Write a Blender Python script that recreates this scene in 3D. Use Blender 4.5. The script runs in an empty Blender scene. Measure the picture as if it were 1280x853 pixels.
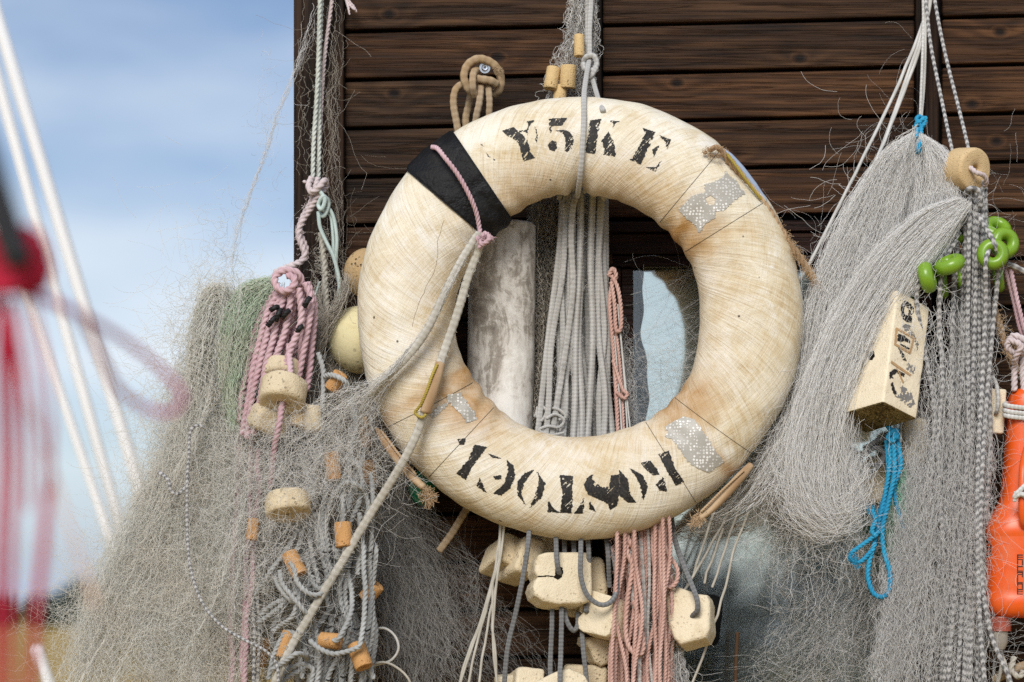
import bpy, bmesh, math, random
import numpy as np
from mathutils import Vector, Matrix, noise as mnoise
from mathutils.bvhtree import BVHTree
from mathutils.geometry import tessellate_polygon

MM, NN, RN, RS = 1.5, 1.45, .68, .74      # net fineness
rng = np.random.default_rng(11)
random.seed(5)
C = bpy.context.scene.collection
# ------------------------------------------------------------------ measures of the place
S = 0.00134          # metres per photograph pixel on the plane of the lifebuoy (y = 0)
D = 4.05             # camera to that plane
EYE = 1.5            # camera height above the ground
HOR = 755.0          # photograph row of the horizon


def wpt(px, py, y=0.0):
    k = (D + y) / D
    return Vector(((px - 640) * S * k, y, EYE + (HOR - py) * S * k))


def wnp(A):
    A = np.asarray(A, float)
    k = (D + A[..., 2]) / D
    return np.stack([(A[..., 0] - 640) * S * k, A[..., 2], EYE + (HOR - A[..., 1]) * S * k], -1)


# ------------------------------------------------------------------ objects
def tag(o, label=None, cat=None, group=None, kind=None):
    if label: o['label'] = label
    if cat: o['category'] = cat
    if group: o['group'] = group
    if kind: o['kind'] = kind
    return o


def link(name, me, mat=None, parent=None, origin=True):
    o = bpy.data.objects.new(name, me)
    C.objects.link(o)
    if mat is not None:
        for m in (mat if isinstance(mat, (list, tuple)) else [mat]):
            me.materials.append(m)
    if origin and len(me.vertices):
        n = len(me.vertices)
        co = np.empty(n * 3, np.float32); me.vertices.foreach_get('co', co)
        co = co.reshape(-1, 3)
        lo, hi = co.min(0), co.max(0)
        c = np.array([(lo[0] + hi[0]) / 2, (lo[1] + hi[1]) / 2, lo[2]])
        if parent is not None:
            c = np.array(parent.matrix_basis.translation)
        co = (co - c).astype(np.float32)
        me.vertices.foreach_set('co', co.ravel())
        if parent is None:
            o.location = c
        else:
            o.location = (0, 0, 0)
            pp = parent.parent
            if pp is not None:            # part of a part: every part sits at its thing's origin
                pass
        me.update()
    if parent is not None:
        o.parent = parent
    return o


def base_of(o):
    p = Vector(o.location)
    return p


def thing(name, loc, label, cat, group=None):
    o = bpy.data.objects.new(name, None)
    o.empty_display_size = 0.05
    C.objects.link(o)
    o.location = loc
    return tag(o, label, cat, group)


def child(name, me, mat, parent):
    """Link a mesh given in world coordinates as a part (or sub-part)."""
    o = bpy.data.objects.new(name, me)
    C.objects.link(o)
    for m in (mat if isinstance(mat, (list, tuple)) else [mat]):
        me.materials.append(m)
    off = Vector((0, 0, 0)); p = parent
    while p is not None:
        off += Vector(p.location); p = p.parent
    me.transform(Matrix.Translation(-off))
    me.update()
    o.parent = parent
    return o


def mesh_np(name, V, F, tone=None, smooth=True):
    """V (n,3), F (m,4) -> mesh; tone: one float per vertex kept as attribute 'tone'."""
    V = np.asarray(V, np.float32).reshape(-1, 3); F = np.asarray(F, np.int32)
    me = bpy.data.meshes.new(name)
    me.vertices.add(len(V)); me.vertices.foreach_set('co', V.ravel())
    k = F.shape[1]
    me.loops.add(F.size); me.loops.foreach_set('vertex_index', F.ravel())
    me.polygons.add(len(F)); me.polygons.foreach_set('loop_start', np.arange(len(F), dtype=np.int32) * k)
    if smooth:
        me.polygons.foreach_set('use_smooth', np.ones(len(F), bool))
    me.update(calc_edges=True)
    if tone is not None:
        a = me.attributes.new('tone', 'FLOAT', 'POINT')
        a.data.foreach_set('value', np.asarray(tone, np.float32).ravel())
    return me


def merge(parts):
    Vs, Fs, Ts, n = [], [], [], 0
    for V, F, T in parts:
        V = V.reshape(-1, 3)
        Vs.append(V); Fs.append(F + n); Ts.append(np.asarray(T).ravel()); n += len(V)
    return np.concatenate(Vs), np.concatenate(Fs), np.concatenate(Ts)


def bm_mesh(name, bm, smooth=None):
    me = bpy.data.meshes.new(name)
    bmesh.ops.recalc_face_normals(bm, faces=bm.faces)
    bm.to_mesh(me); bm.free()
    if smooth is not None:
        me.polygons.foreach_set('use_smooth', np.ones(len(me.polygons), bool))
        me.set_sharp_from_angle(angle=math.radians(smooth))
    return me


# ------------------------------------------------------------------ curves
def catmull(P, n=None, step=None):
    P = np.asarray(P, float)
    if len(P) == 2:
        P = np.array([P[0], (P[0] + P[1]) / 2, P[1]])
    ext = np.vstack([2 * P[0] - P[1], P, 2 * P[-1] - P[-2]])
    out = []
    for i in range(len(P) - 1):
        p0, p1, p2, p3 = ext[i:i + 4]
        t = np.linspace(0, 1, 17)[:-1, None]
        out.append(0.5 * ((2 * p1) + (-p0 + p2) * t + (2 * p0 - 5 * p1 + 4 * p2 - p3) * t ** 2 + (-p0 + 3 * p1 - 3 * p2 + p3) * t ** 3))
    Q = np.vstack(out + [P[-1:]])
    d = np.r_[0, np.cumsum(np.linalg.norm(np.diff(Q, axis=0) * np.array([1, 1, 1.0 if P.shape[1] < 3 else (1 / S if abs(P[:, 2]).max() < 5 else 1)][:P.shape[1]]), axis=1))]
    if n is None:
        n = max(4, int(d[-1] / step) + 1)
    s = np.linspace(0, d[-1], n)
    return np.stack([np.interp(s, d, Q[:, k]) for k in range(Q.shape[1])], -1)


def pxy(path, y):
    return [(p[0], p[1], p[2] if len(p) > 2 else y) for p in path]


def rope_geo(Pw, r, kind='twist', pitch=3.2, n=12, rs=None):
    """Pw world path (N,3). Returns V,F,tone for a rope with real strands."""
    P = np.asarray(Pw, float); N = len(P)
    if kind in ('braid', 'speckle'): n = max(n, 16)
    if kind == 'twist': n = max(n, 18)
    T = np.gradient(P, axis=0); T /= np.linalg.norm(T, axis=1)[:, None] + 1e-12
    A = np.empty((N, 3)); B = np.empty((N, 3))
    a = np.cross(T[0], [0.1, 1, 0.2]); a /= np.linalg.norm(a) + 1e-9
    for i in range(N):
        a = a - T[i] * a.dot(T[i]); a /= np.linalg.norm(a) + 1e-12
        A[i] = a; B[i] = np.cross(T[i], a)
    s = np.r_[0, np.cumsum(np.linalg.norm(np.diff(P, axis=0), axis=1))]
    th = np.linspace(0, 2 * np.pi, n, endpoint=False)[None, :]
    ph = (s / (pitch * 2 * r) * 2 * np.pi / 1.0)[:, None]
    tone = np.full((N, n), 0.5)
    if kind == 'twist':
        dl = (th - ph + math.pi / 3) % (2 * math.pi / 3) - math.pi / 3          # angle from the nearest strand's crown
        rad = r * (.5 * np.cos(dl) + np.sqrt(np.clip(.27 - .25 * np.sin(dl) ** 2, 0, 1)))
        tone = 0.5 + 0.35 * np.sin(dl * 9 + s[:, None] / r * .9) + .15 * np.sin(s[:, None] / r * .17)
    elif kind == 'braid':
        l = np.sin(2 * th + ph) * np.sin(2 * th - ph)
        rad = r * (0.97 + 0.08 * l)
        tone = np.clip(.5 + .9 * l, 0, 1)
    elif kind == 'speckle':
        l = np.sin(2 * th + ph) * np.sin(2 * th - ph)
        rad = r * (0.95 + 0.12 * l)
        qa = np.floor((2 * th + ph) / np.pi); qb = np.floor((2 * th - ph) / np.pi)
        tone = np.where((qa * 3 + qb * 5) % 4 < 2, 1.0, 0.0) * .8 + .1 + .1 * np.sin(ph * .37)
    else:
        rad = np.full((N, n), r)
        tone = np.full((N, n), 0.5) + 0.4 * np.sin(th * 2 + ph * .3)
    if rs is not None:
        rad = rad * np.asarray(rs)[:, None]
    e = np.ones(N); e[0] = e[-1] = 0.02
    rad = rad * e[:, None]
    V = P[:, None, :] + rad[..., None] * (np.cos(th)[..., None] * A[:, None, :] + np.sin(th)[..., None] * B[:, None, :])
    i = np.arange(N - 1)[:, None] * n; j = np.arange(n)[None, :]; j2 = (j + 1) % n
    F = np.stack([i + j, i + j2, i + n + j2, i + n + j], -1).reshape(-1, 4)
    return V.reshape(-1, 3), F, tone.ravel()


def fibres(P3, r, tone=None, sides=3):
    """P3 (n,M,3) world polylines -> thin tubes."""
    n, M, _ = P3.shape
    T = np.gradient(P3, axis=1); T /= np.linalg.norm(T, axis=2)[..., None] + 1e-12
    ref = np.array([0.11, 1.0, 0.17]); ref /= np.linalg.norm(ref)
    A = np.cross(T, ref); A /= np.linalg.norm(A, axis=2)[..., None] + 1e-9
    B = np.cross(T, A)
    r = np.broadcast_to(np.asarray(r, float), (n,))[:, None, None]
    V = np.stack([P3 + r * (math.cos(q) * A + math.sin(q) * B) for q in (np.arange(sides) * 2 * np.pi / sides + .5)], 2)
    base = (np.arange(n)[:, None, None] * M + np.arange(M - 1)[None, :, None]) * sides
    j = np.arange(sides)[None, None, :]; j2 = (j + 1) % sides
    F = np.stack([base + j, base + j2, base + sides + j2, base + sides + j], -1).reshape(-1, 4)
    if tone is None:
        tone = rng.random(n)
    Tn = np.broadcast_to(tone[:, None, None], (n, M, sides))
    return V.reshape(-1, 3), F, Tn.ravel()


def strands(guides, n, y, dep=0.02, M=44, wob=5.0, crk=1.1, tr=(0, .08, .9, 1), r=0.42, lo=2.5, prof=None, jit=3.0, u0=0., u1=1., rv=.25, lock=16):
    """Fine net fibres combed along a sheet of guide lines given in photograph pixels; y depth in metres, dep its spread."""
    K = 90; M = int(M * MM); n = int(n * NN); r = r * RN
    G = np.stack([catmull(np.array(pxy(g, y), float), n=K) for g in guides])
    g = len(G)
    nl = max(4, int(n / lock)); li = rng.integers(0, nl, n)                    # threads cling together in locks
    lu = rng.random(nl); ld = rng.uniform(-1, 1, nl); lj = rng.normal(0, 1, (nl, 2))
    u = (u0 + (u1 - u0) * np.clip(np.where(rng.random(n) < .72, lu[li] + rng.normal(0, .35 / math.sqrt(nl), n), rng.random(n)), 0, 1)) * (g - 1) * 0.99999
    i = np.floor(u).astype(int); f = (u - i)[:, None, None]
    P = G[i] * (1 - f) + G[i + 1] * f if g > 1 else np.repeat(G, n, 0)
    a = rng.uniform(tr[0], tr[1], n); b = rng.uniform(tr[2], tr[3], n)
    t = a[:, None] + (b - a)[:, None] * np.linspace(0, 1, M)[None]
    x = t * (K - 1); k0 = np.clip(np.floor(x).astype(int), 0, K - 2); fr = (x - k0)[..., None]
    ar = np.arange(n)[:, None]
    P = P[ar, k0] * (1 - fr) + P[ar, k0 + 1] * fr
    pr = np.ones((n, M)) if prof is None else np.interp(t, np.linspace(0, 1, len(prof)), prof)
    P[..., 2] += (dep * (.62 * ld[li] + .38 * rng.uniform(-1, 1, n)))[:, None] * pr
    P[..., :2] += (lj[li] * .6 + rng.normal(0, .8, (n, 2)))[:, None, :] * jit * pr[..., None]
    for q in range(3):
        fql = rng.uniform(.4, lo * (q + 1), nl); phl = rng.uniform(0, 6.28, nl); aml = rng.normal(0, wob / (1 + q * .6), nl)
        fq = fql[li][:, None] * (1 + rng.normal(0, .06, (n, 1))); ph = phl[li][:, None] + rng.normal(0, .35, (n, 1)); am = aml[li][:, None] * (1 + rng.normal(0, .35, (n, 1)))
        P[..., 0] += am * np.sin(6.28 * fq * t + ph) * pr
        P[..., 1] += .4 * am * np.cos(6.28 * fq * t + ph * 1.7) * pr
        P[..., 2] += .5 * am * S * np.sin(6.28 * fq * t + ph * .6) * pr
    N = rng.normal(0, crk * 1.25, (n, M, 2)); N[:, 1:-1] = (N[:, 1:-1] * 2 + N[:, 2:] + N[:, :-2]) / 3
    # neighbouring threads crimp together, as knotted meshes do
    fx = np.sin(P[..., 0] * .21 + P[..., 1] * .33 + 40 * P[..., 2]) + np.sin(P[..., 1] * .47 - P[..., 0] * .19 + 1.3)
    N[..., 0] += crk * .40 * fx
    P[..., :2] += N
    P[..., 2] += rng.normal(0, crk * S * .7, (n, M))
    rr = r * S * (1 + rng.normal(0, rv, n)).clip(.55, 1.8)
    return fibres(wnp(P), rr)


def mesh_net(guides, n, rows, y, dep=.015, fold=8, jit=.7, r=.26):
    """Knotted diamond netting laid over a sheet of guide lines: n zigzag threads that meet at every other row."""
    G = np.stack([catmull(np.array(pxy(g, y), float), n=rows) for g in guides]); g = len(G)
    i = np.arange(rows)[None, :]; j = np.arange(n)[:, None]
    u = (j + ((i + j) % 2)) / n * (g - 1) * .99999
    k = np.clip(np.floor(u).astype(int), 0, g - 2); f = (u - k)[..., None]; ii = np.broadcast_to(i, u.shape)
    P = G[k, ii] * (1 - f) + G[k + 1, ii] * f
    un = u / (g - 1); tn = np.broadcast_to(i / rows, u.shape)
    for q in range(5):
        fu, ft, p1, p2 = rng.uniform(.8, 4.5), rng.uniform(.3, 2.2), rng.uniform(0, 6.28), rng.uniform(0, 6.28)
        P[..., 0] += fold * .55 * np.sin(6.28 * (fu * un + ft * tn) + p1); P[..., 1] += fold * .4 * np.sin(6.28 * (fu * un - ft * tn) + p2)
        P[..., 2] += dep * .45 * np.sin(6.28 * (fu * un + .6 * ft * tn) + p2)
    P[..., :2] += rng.normal(0, jit, P[..., :2].shape)
    return fibres(wnp(P), r * S * np.ones(n))


def strays(n, cx, cy, sx, sy, y, dep, L=(40, 140), curl=.10, r=.36, M=26, dirn=None, dsp=6.3):
    """Loose curling threads."""
    n = int(n * 1.3); curl = curl * .75
    p = np.stack([cx + rng.normal(0, sx, n), cy + rng.normal(0, sy, n), y + rng.uniform(-dep, dep, n)], -1)
    th = rng.uniform(0, 6.28, n) if dirn is None else dirn + rng.normal(0, dsp, n)
    ln = rng.uniform(L[0], L[1], n) / M
    k = rng.normal(0, curl, n); k2 = rng.normal(0, curl, n)
    P = np.empty((n, M, 3)); dz = rng.normal(0, .0006, n)
    for m in range(M):
        P[:, m] = p
        th = th + k + k2 * np.sin(m / M * 5) + rng.normal(0, .09, n)
        p = p + np.stack([np.cos(th) * ln, np.sin(th) * ln, dz], -1)
    return fibres(wnp(P), r * S * RS * rng.uniform(.7, 1.25, n))


def net_obj(name, parts, mat, label=None, cat='fishing net', group=None, parent=None):
    V, F, T = merge(parts)
    me = mesh_np(name, V, F, T)
    if parent is not None:
        return child(name, me, mat, parent)
    o = link(name, me, mat)
    return tag(o, label, cat, group)


def smooth_noise(n, amp, period):
    k = max(2, int(n / period) + 3)
    return np.interp(np.linspace(0, k - 1, n), np.arange(k), rng.normal(0, amp, k))


def rp(path, r, y, kind='twist', pitch=3.2, n=12, wob=0.0, step=None, taper=None):
    """Rope along a pixel path; r in pixels."""
    Q = catmull(np.array(pxy(path, y), float), step=step or max(.9, r * .33))
    if wob:
        Q[:, 0] += smooth_noise(len(Q), wob, 25); Q[:, 1] += smooth_noise(len(Q), wob * .6, 25)
    rs = None
    if taper:
        rs = np.interp(np.linspace(0, 1, len(Q)), np.linspace(0, 1, len(taper)), taper)
    return rope_geo(wnp(Q), r * S, kind, pitch, n, rs)


def fuzz(path, r, y, n, L=9, wid=1.0, rr=.28):
    """Short broken yarns standing off a rope."""
    Q = catmull(np.array(pxy(path, y), float), n=200)
    i = rng.integers(0, 199, n)
    p = Q[i].copy(); th = rng.uniform(0, 6.28, n); el = rng.uniform(-1, 1, n)
    M = 6
    P = np.empty((n, M, 3))
    for m in range(M):
        d = r * .8 + L * rng.uniform(.3, 1, n) * m / M
        P[:, m, 0] = p[:, 0] + np.cos(th) * d; P[:, m, 1] = p[:, 1] + np.sin(th) * d; P[:, m, 2] = p[:, 2] - abs(el) * r * S
        th = th + rng.normal(0, .25, n)
    return fibres(wnp(P), rr * S)


def rope_obj(name, parts, mat, label=None, cat='rope', group=None, parent=None):
    V, F, T = merge(parts if isinstance(parts, list) else [parts])
    me = mesh_np(name, V, F, T)
    if parent is not None:
        return child(name, me, mat, parent)
    return tag(link(name, me, mat), label, cat, group)


def hank(tops, bots, n, y, dep, r, kind, pitch=3.2, nn=10, bend=6, cross=.3, mid=None, step=None):
    """One continuous rope laid up and down n times: tops/bots are (x0, x1, y) spans in pixels."""
    path = []
    ys = y + np.linspace(-dep, dep, n)[rng.permutation(n)]
    for i in range(n):
        f = (i + .5) / n
        ft = np.clip(f + rng.normal(0, cross / n * 2), 0, 1); fb = np.clip(f + rng.normal(0, cross / n * 3), 0, 1)
        xt = tops[0] + (tops[1] - tops[0]) * ft; xb = bots[0] + (bots[1] - bots[0]) * fb
        yt = tops[2] + rng.normal(0, 4); yb = bots[2] + rng.normal(0, 7)
        seq = []
        for t in (0, .25, .5, .75, 1):
            x = xt + (xb - xt) * t + rng.normal(0, bend) * math.sin(math.pi * t)
            if mid is not None:
                x += mid * math.sin(math.pi * t)
            seq.append((x, yt + (yb - yt) * t, ys[i] + rng.normal(0, .002)))
        path += seq if i % 2 == 0 else seq[::-1]
    return rp(path, r, y, kind, pitch, nn, step=step)
# ------------------------------------------------------------------ materials
class NT:
    def __init__(s, name):
        s.m = bpy.data.materials.new(name); s.m.use_nodes = True
        s.t = s.m.node_tree; s.t.nodes.clear()
        s.out = s.n('ShaderNodeOutputMaterial'); s.b = s.n('ShaderNodeBsdfPrincipled')
        s.l(s.b.outputs[0], s.out.inputs['Surface'])
    def n(s, t, **k):
        o = s.t.nodes.new(t)
        for a, v in k.items(): setattr(o, a, v)
        return o
    def l(s, a, b): s.t.links.new(a, b)
    def inp(s, node, key, v):
        i = node.inputs[key]
        if hasattr(v, 'is_linked') or hasattr(v, 'links'): s.l(v, i)
        elif isinstance(v, (tuple, list)) and len(v) == 3 and i.type == 'RGBA': i.default_value = (*v, 1)
        else: i.default_value = v
    def coord(s, which='Object', scale=(1, 1, 1), rot=(0, 0, 0), loc=(0, 0, 0)):
        c = s.n('ShaderNodeTexCoord'); mp = s.n('ShaderNodeMapping')
        s.l(c.outputs[which], mp.inputs[0]); mp.inputs['Scale'].default_value = scale
        mp.inputs['Rotation'].default_value = rot; mp.inputs['Location'].default_value = loc
        return mp.outputs[0]
    def noise(s, vec, scale, detail=4, rough=.6, dist=0., out=0):
        x = s.n('ShaderNodeTexNoise'); s.inp(x, 'Scale', scale); s.inp(x, 'Detail', detail); s.inp(x, 'Roughness', rough); s.inp(x, 'Distortion', dist)
        if vec is not None: s.l(vec, x.inputs['Vector'])
        return x.outputs[out]
    def ramp(s, f, stops, interp='LINEAR'):
        x = s.n('ShaderNodeValToRGB'); x.color_ramp.interpolation = interp
        e = x.color_ramp.elements
        while len(e) < len(stops): e.new(.5)
        for q, (p, c) in zip(e, stops):
            q.position = p; q.color = (*c, 1) if isinstance(c, tuple) else (c, c, c, 1)
        s.l(f, x.inputs[0]); return x.outputs[0]
    def mix(s, f, a, b, mode='MIX'):
        x = s.n('ShaderNodeMix', data_type='RGBA', blend_type=mode)
        s.inp(x, 0, f); 
        for k, v in ((6, a), (7, b)):
            if hasattr(v, 'links'): s.l(v, x.inputs[k])
            else: x.inputs[k].default_value = (*v, 1) if isinstance(v, tuple) else (v, v, v, 1)
        return x.outputs[2]
    def math(s, op, a, b=0.):
        x = s.n('ShaderNodeMath', operation=op); s.inp(x, 0, a); s.inp(x, 1, b); return x.outputs[0]
    def attr(s, name='tone'):
        return s.n('ShaderNodeAttribute', attribute_name=name).outputs['Fac']
    def bump(s, h, strength=.4, dist=.002, nrm=None):
        x = s.n('ShaderNodeBump'); s.inp(x, 'Height', h); s.inp(x, 'Strength', strength); s.inp(x, 'Distance', dist)
        if nrm is not None: s.l(nrm, x.inputs['Normal'])
        s.l(x.outputs[0], s.b.inputs['Normal']); return x.outputs[0]
    def base(s, c, rough=.7, spec=.3):
        s.inp(s.b, 'Base Color', c); s.inp(s.b, 'Roughness', rough); s.inp(s.b, 'Specular IOR Level', spec); return s


def rope_mat(name, a, b, dirt=None, dirt_amt=.5, rough=.8, scale=16, fine=.3):
    k = NT(name); v = k.coord('Object')
    c = k.mix(k.attr(), a, b)
    nz = k.noise(v, scale, 5)
    d = dirt or tuple(x * .55 for x in a)
    c = k.mix(k.math('MULTIPLY', k.ramp(nz, [(.42, 0.), (.68, 1.)]), dirt_amt), c, d)
    n2 = k.noise(v, 900, 2)
    c = k.mix(fine, c, k.ramp(n2, [(.3, .35), (.7, 1.)]), 'MULTIPLY')
    k.base(c, rough, .2); k.bump(n2, .3, .0006)
    return k.m


def fibre_mat(name, a, b, rough=.45, spec=.35, big=None):
    k = NT(name); c = k.mix(k.attr(), a, b)
    if big:
        c = k.mix(k.ramp(k.noise(k.coord('Object'), 7, 3), [(.42, 0.), (.62, 1.)]), c, big)
    k.base(c, rough, spec)
    tl = k.n('ShaderNodeBsdfTranslucent'); k.l(c, tl.inputs[0]); ms = k.n('ShaderNodeMixShader'); ms.inputs[0].default_value = .2
    k.l(k.b.outputs[0], ms.inputs[1]); k.l(tl.outputs[0], ms.inputs[2]); k.l(ms.outputs[0], k.out.inputs['Surface'])
    return k.m


def foam_mat(name, a, b, pit=.5, stain=(.30, .20, .09), stain_amt=.5, scale=60, spots=.4):
    k = NT(name); v = k.coord('Object')
    n1 = k.noise(v, 14, 6, .65); n2 = k.noise(v, scale * 5, 3)
    c = k.mix(n1, a, b)
    c = k.mix(k.math('MULTIPLY', k.ramp(k.noise(v, 22, 7, .7, .6), [(.52, 0.), (.72, 1.)]), stain_amt), c, stain)
    vo = k.n('ShaderNodeTexVoronoi'); k.l(v, vo.inputs['Vector']); k.inp(vo, 'Scale', scale * 2.3)
    pits = k.ramp(vo.outputs['Distance'], [(.15, 1.), (.30, 0.)])
    msk = k.ramp(k.noise(v, 35, 3), [(.47, 0.), (.56, 1.)])
    pm = k.math('MULTIPLY', k.math('MULTIPLY', pits, msk), spots)
    c = k.mix(pm, c, (.10, .065, .03))
    k.base(c, .75, .25)
    h = k.math('SUBTRACT', k.math('ADD', k.math('MULTIPLY', n2, .35), k.math('MULTIPLY', n1, .6)), k.math('MULTIPLY', pm, .9))
    k.bump(h, min(1., pit * 1.5), .006)
    return k.m


def plain_mat(name, c, rough=.5, spec=.4, var=.25, bump=.15, scale=40, metal=0.):
    k = NT(name); v = k.coord('Object'); n = k.noise(v, scale, 6)
    k.base(k.mix(var, c, k.ramp(n, [(.3, .25), (.7, 1.)]), 'MULTIPLY'), rough, spec)
    k.inp(k.b, 'Metallic', metal); k.bump(n, bump, .002)
    return k.m


MAT = {}
KNOTS = ((493, 117), (1000, 73), (846, 104), (1250, 40), (1246, 176), (486, 18), (622, 72), (905, 195), (1215, 130), (560, 205))
# wood cladding: dark stain, grain along the plank (per-plank shift in 'tone')
def wood_mat(name, dark, mid, light, vertical=False, gloss=.5):
    k = NT(name)
    tc = k.n('ShaderNodeTexCoord'); cmb = k.n('ShaderNodeCombineXYZ'); k.l(k.math('MULTIPLY', k.attr(), 9.7), cmb.inputs[0]); k.l(k.math('MULTIPLY', k.attr(), 4.3), cmb.inputs[2])
    ad = k.n('ShaderNodeVectorMath', operation='ADD'); k.l(tc.outputs['Object'], ad.inputs[0]); k.l(cmb.outputs[0], ad.inputs[1])
    def mp(sc):
        m = k.n('ShaderNodeMapping'); k.l(ad.outputs[0], m.inputs[0]); m.inputs['Scale'].default_value = (sc[2], sc[1], sc[0]) if vertical else sc
        return m.outputs[0]
    # grain lines flow round the knots
    kd = None
    for (qx, qy) in KNOTS:
        p = wpt(qx, qy, .175)
        sb = k.n('ShaderNodeVectorMath', operation='SUBTRACT'); k.l(tc.outputs['Object'], sb.inputs[0]); sb.inputs[1].default_value = (p.x - .3, 0, p.z)
        ml = k.n('ShaderNodeVectorMath', operation='MULTIPLY'); k.l(sb.outputs[0], ml.inputs[0]); ml.inputs[1].default_value = (.75, 0, 1.1)
        ln_ = k.n('ShaderNodeVectorMath', operation='LENGTH'); k.l(ml.outputs[0], ln_.inputs[0])
        kd = ln_.outputs['Value'] if kd is None else k.math('MINIMUM', kd, ln_.outputs['Value'])
    near = k.math('POWER', k.math('MAXIMUM', k.math('SUBTRACT', 1., k.math('MULTIPLY', kd, 16.)), 0.), 1.5)
    warp = k.noise(mp((1.5, 1, 10)), 1., 2)
    cx = k.n('ShaderNodeSeparateXYZ'); k.l(ad.outputs[0], cx.inputs[0])
    cross = cx.outputs[0] if vertical else cx.outputs[2]
    g = k.math('ADD', k.math('MULTIPLY', cross, 210.), k.math('MULTIPLY', warp, 26.))
    g = k.math('ADD', g, k.math('MULTIPLY', near, 10.))
    rings = k.math('SINE', g)
    fine = k.noise(mp((4.5, 4, 230)), 1., 4, .7, .25)
    fine2 = k.noise(mp((2.5, 3, 60)), 1., 4, .65, .3)
    ridge = k.ramp(k.math('ABSOLUTE', k.math('SUBTRACT', k.noise(mp((2.2, 2, 95)), 1., 3, .6, .6), .5)), [(.0, 1.), (.035, 0.)])
    h = k.math('ADD', k.math('MULTIPLY', rings, .036), k.math('ADD', k.math('MULTIPLY', fine, .62), k.math('MULTIPLY', fine2, .40)))
    big = k.noise(mp((1.6, 2.2, 5)), 1., 4, .6)
    f = k.math('ADD', k.math('MULTIPLY', h, .80), k.math('MULTIPLY', big, .30))
    c = k.ramp(f, [(.42, dark), (.55, mid), (.72, light)])
    c = k.mix(k.math('MULTIPLY', ridge, .5), c, (.0045, .003, .0025))
    knot = k.ramp(kd, [(.0065, 1.), (.0085, 0.)])
    c = k.mix(k.ramp(kd, [(.008, .0), (.009, .55), (.014, .0)]), c, light)
    c = k.mix(knot, c, (.010, .007, .006))
    crack = k.ramp(k.noise(mp((1.7, 2, 120)), 1., 2, .5), [(.25, 1.), (.31, 0.)])
    c = k.mix(k.math('MULTIPLY', crack, .85), c, (.004, .003, .002))
    worn = k.math('MULTIPLY', k.ramp(k.noise(mp((3.0, 3, 18)), 1., 6, .75), [(.66, 0.), (.75, 1.)]), k.ramp(fine, [(.44, 0.), (.56, 1.)]))
    c = k.mix(k.math('MULTIPLY', worn, .7), c, (.23, .125, .06))
    tintn = k.ramp(k.attr(), [(0., (.74, .76, .80)), (1., (1.22, 1.06, .92))])
    c = k.mix(1., c, tintn, 'MULTIPLY')
    k.base(c, k.ramp(fine, [(.3, gloss + .02), (.7, gloss + .25)]), .14)
    k.bump(k.math('SUBTRACT', k.math('SUBTRACT', k.math('SUBTRACT', h, k.math('MULTIPLY', ridge, .35)), k.math('MULTIPLY', crack, .8)), k.math('MULTIPLY', knot, .3)), .8, .003)
    return k.m


MAT['plank'] = wood_mat('stained_plank', (.0075, .0044, .0030), (.042, .0215, .0110), (.125, .066, .032))
MAT['post'] = wood_mat('stained_upright', (.005, .0038, .003), (.018, .011, .0075), (.055, .032, .020), vertical=True)
MAT['trim'] = wood_mat('window_trim_wood', (.006, .003, .003), (.022, .010, .007), (.055, .024, .015), gloss=.4)
MAT['dark'] = plain_mat('dark_interior', (.008, .008, .009), .9, .1)


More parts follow.
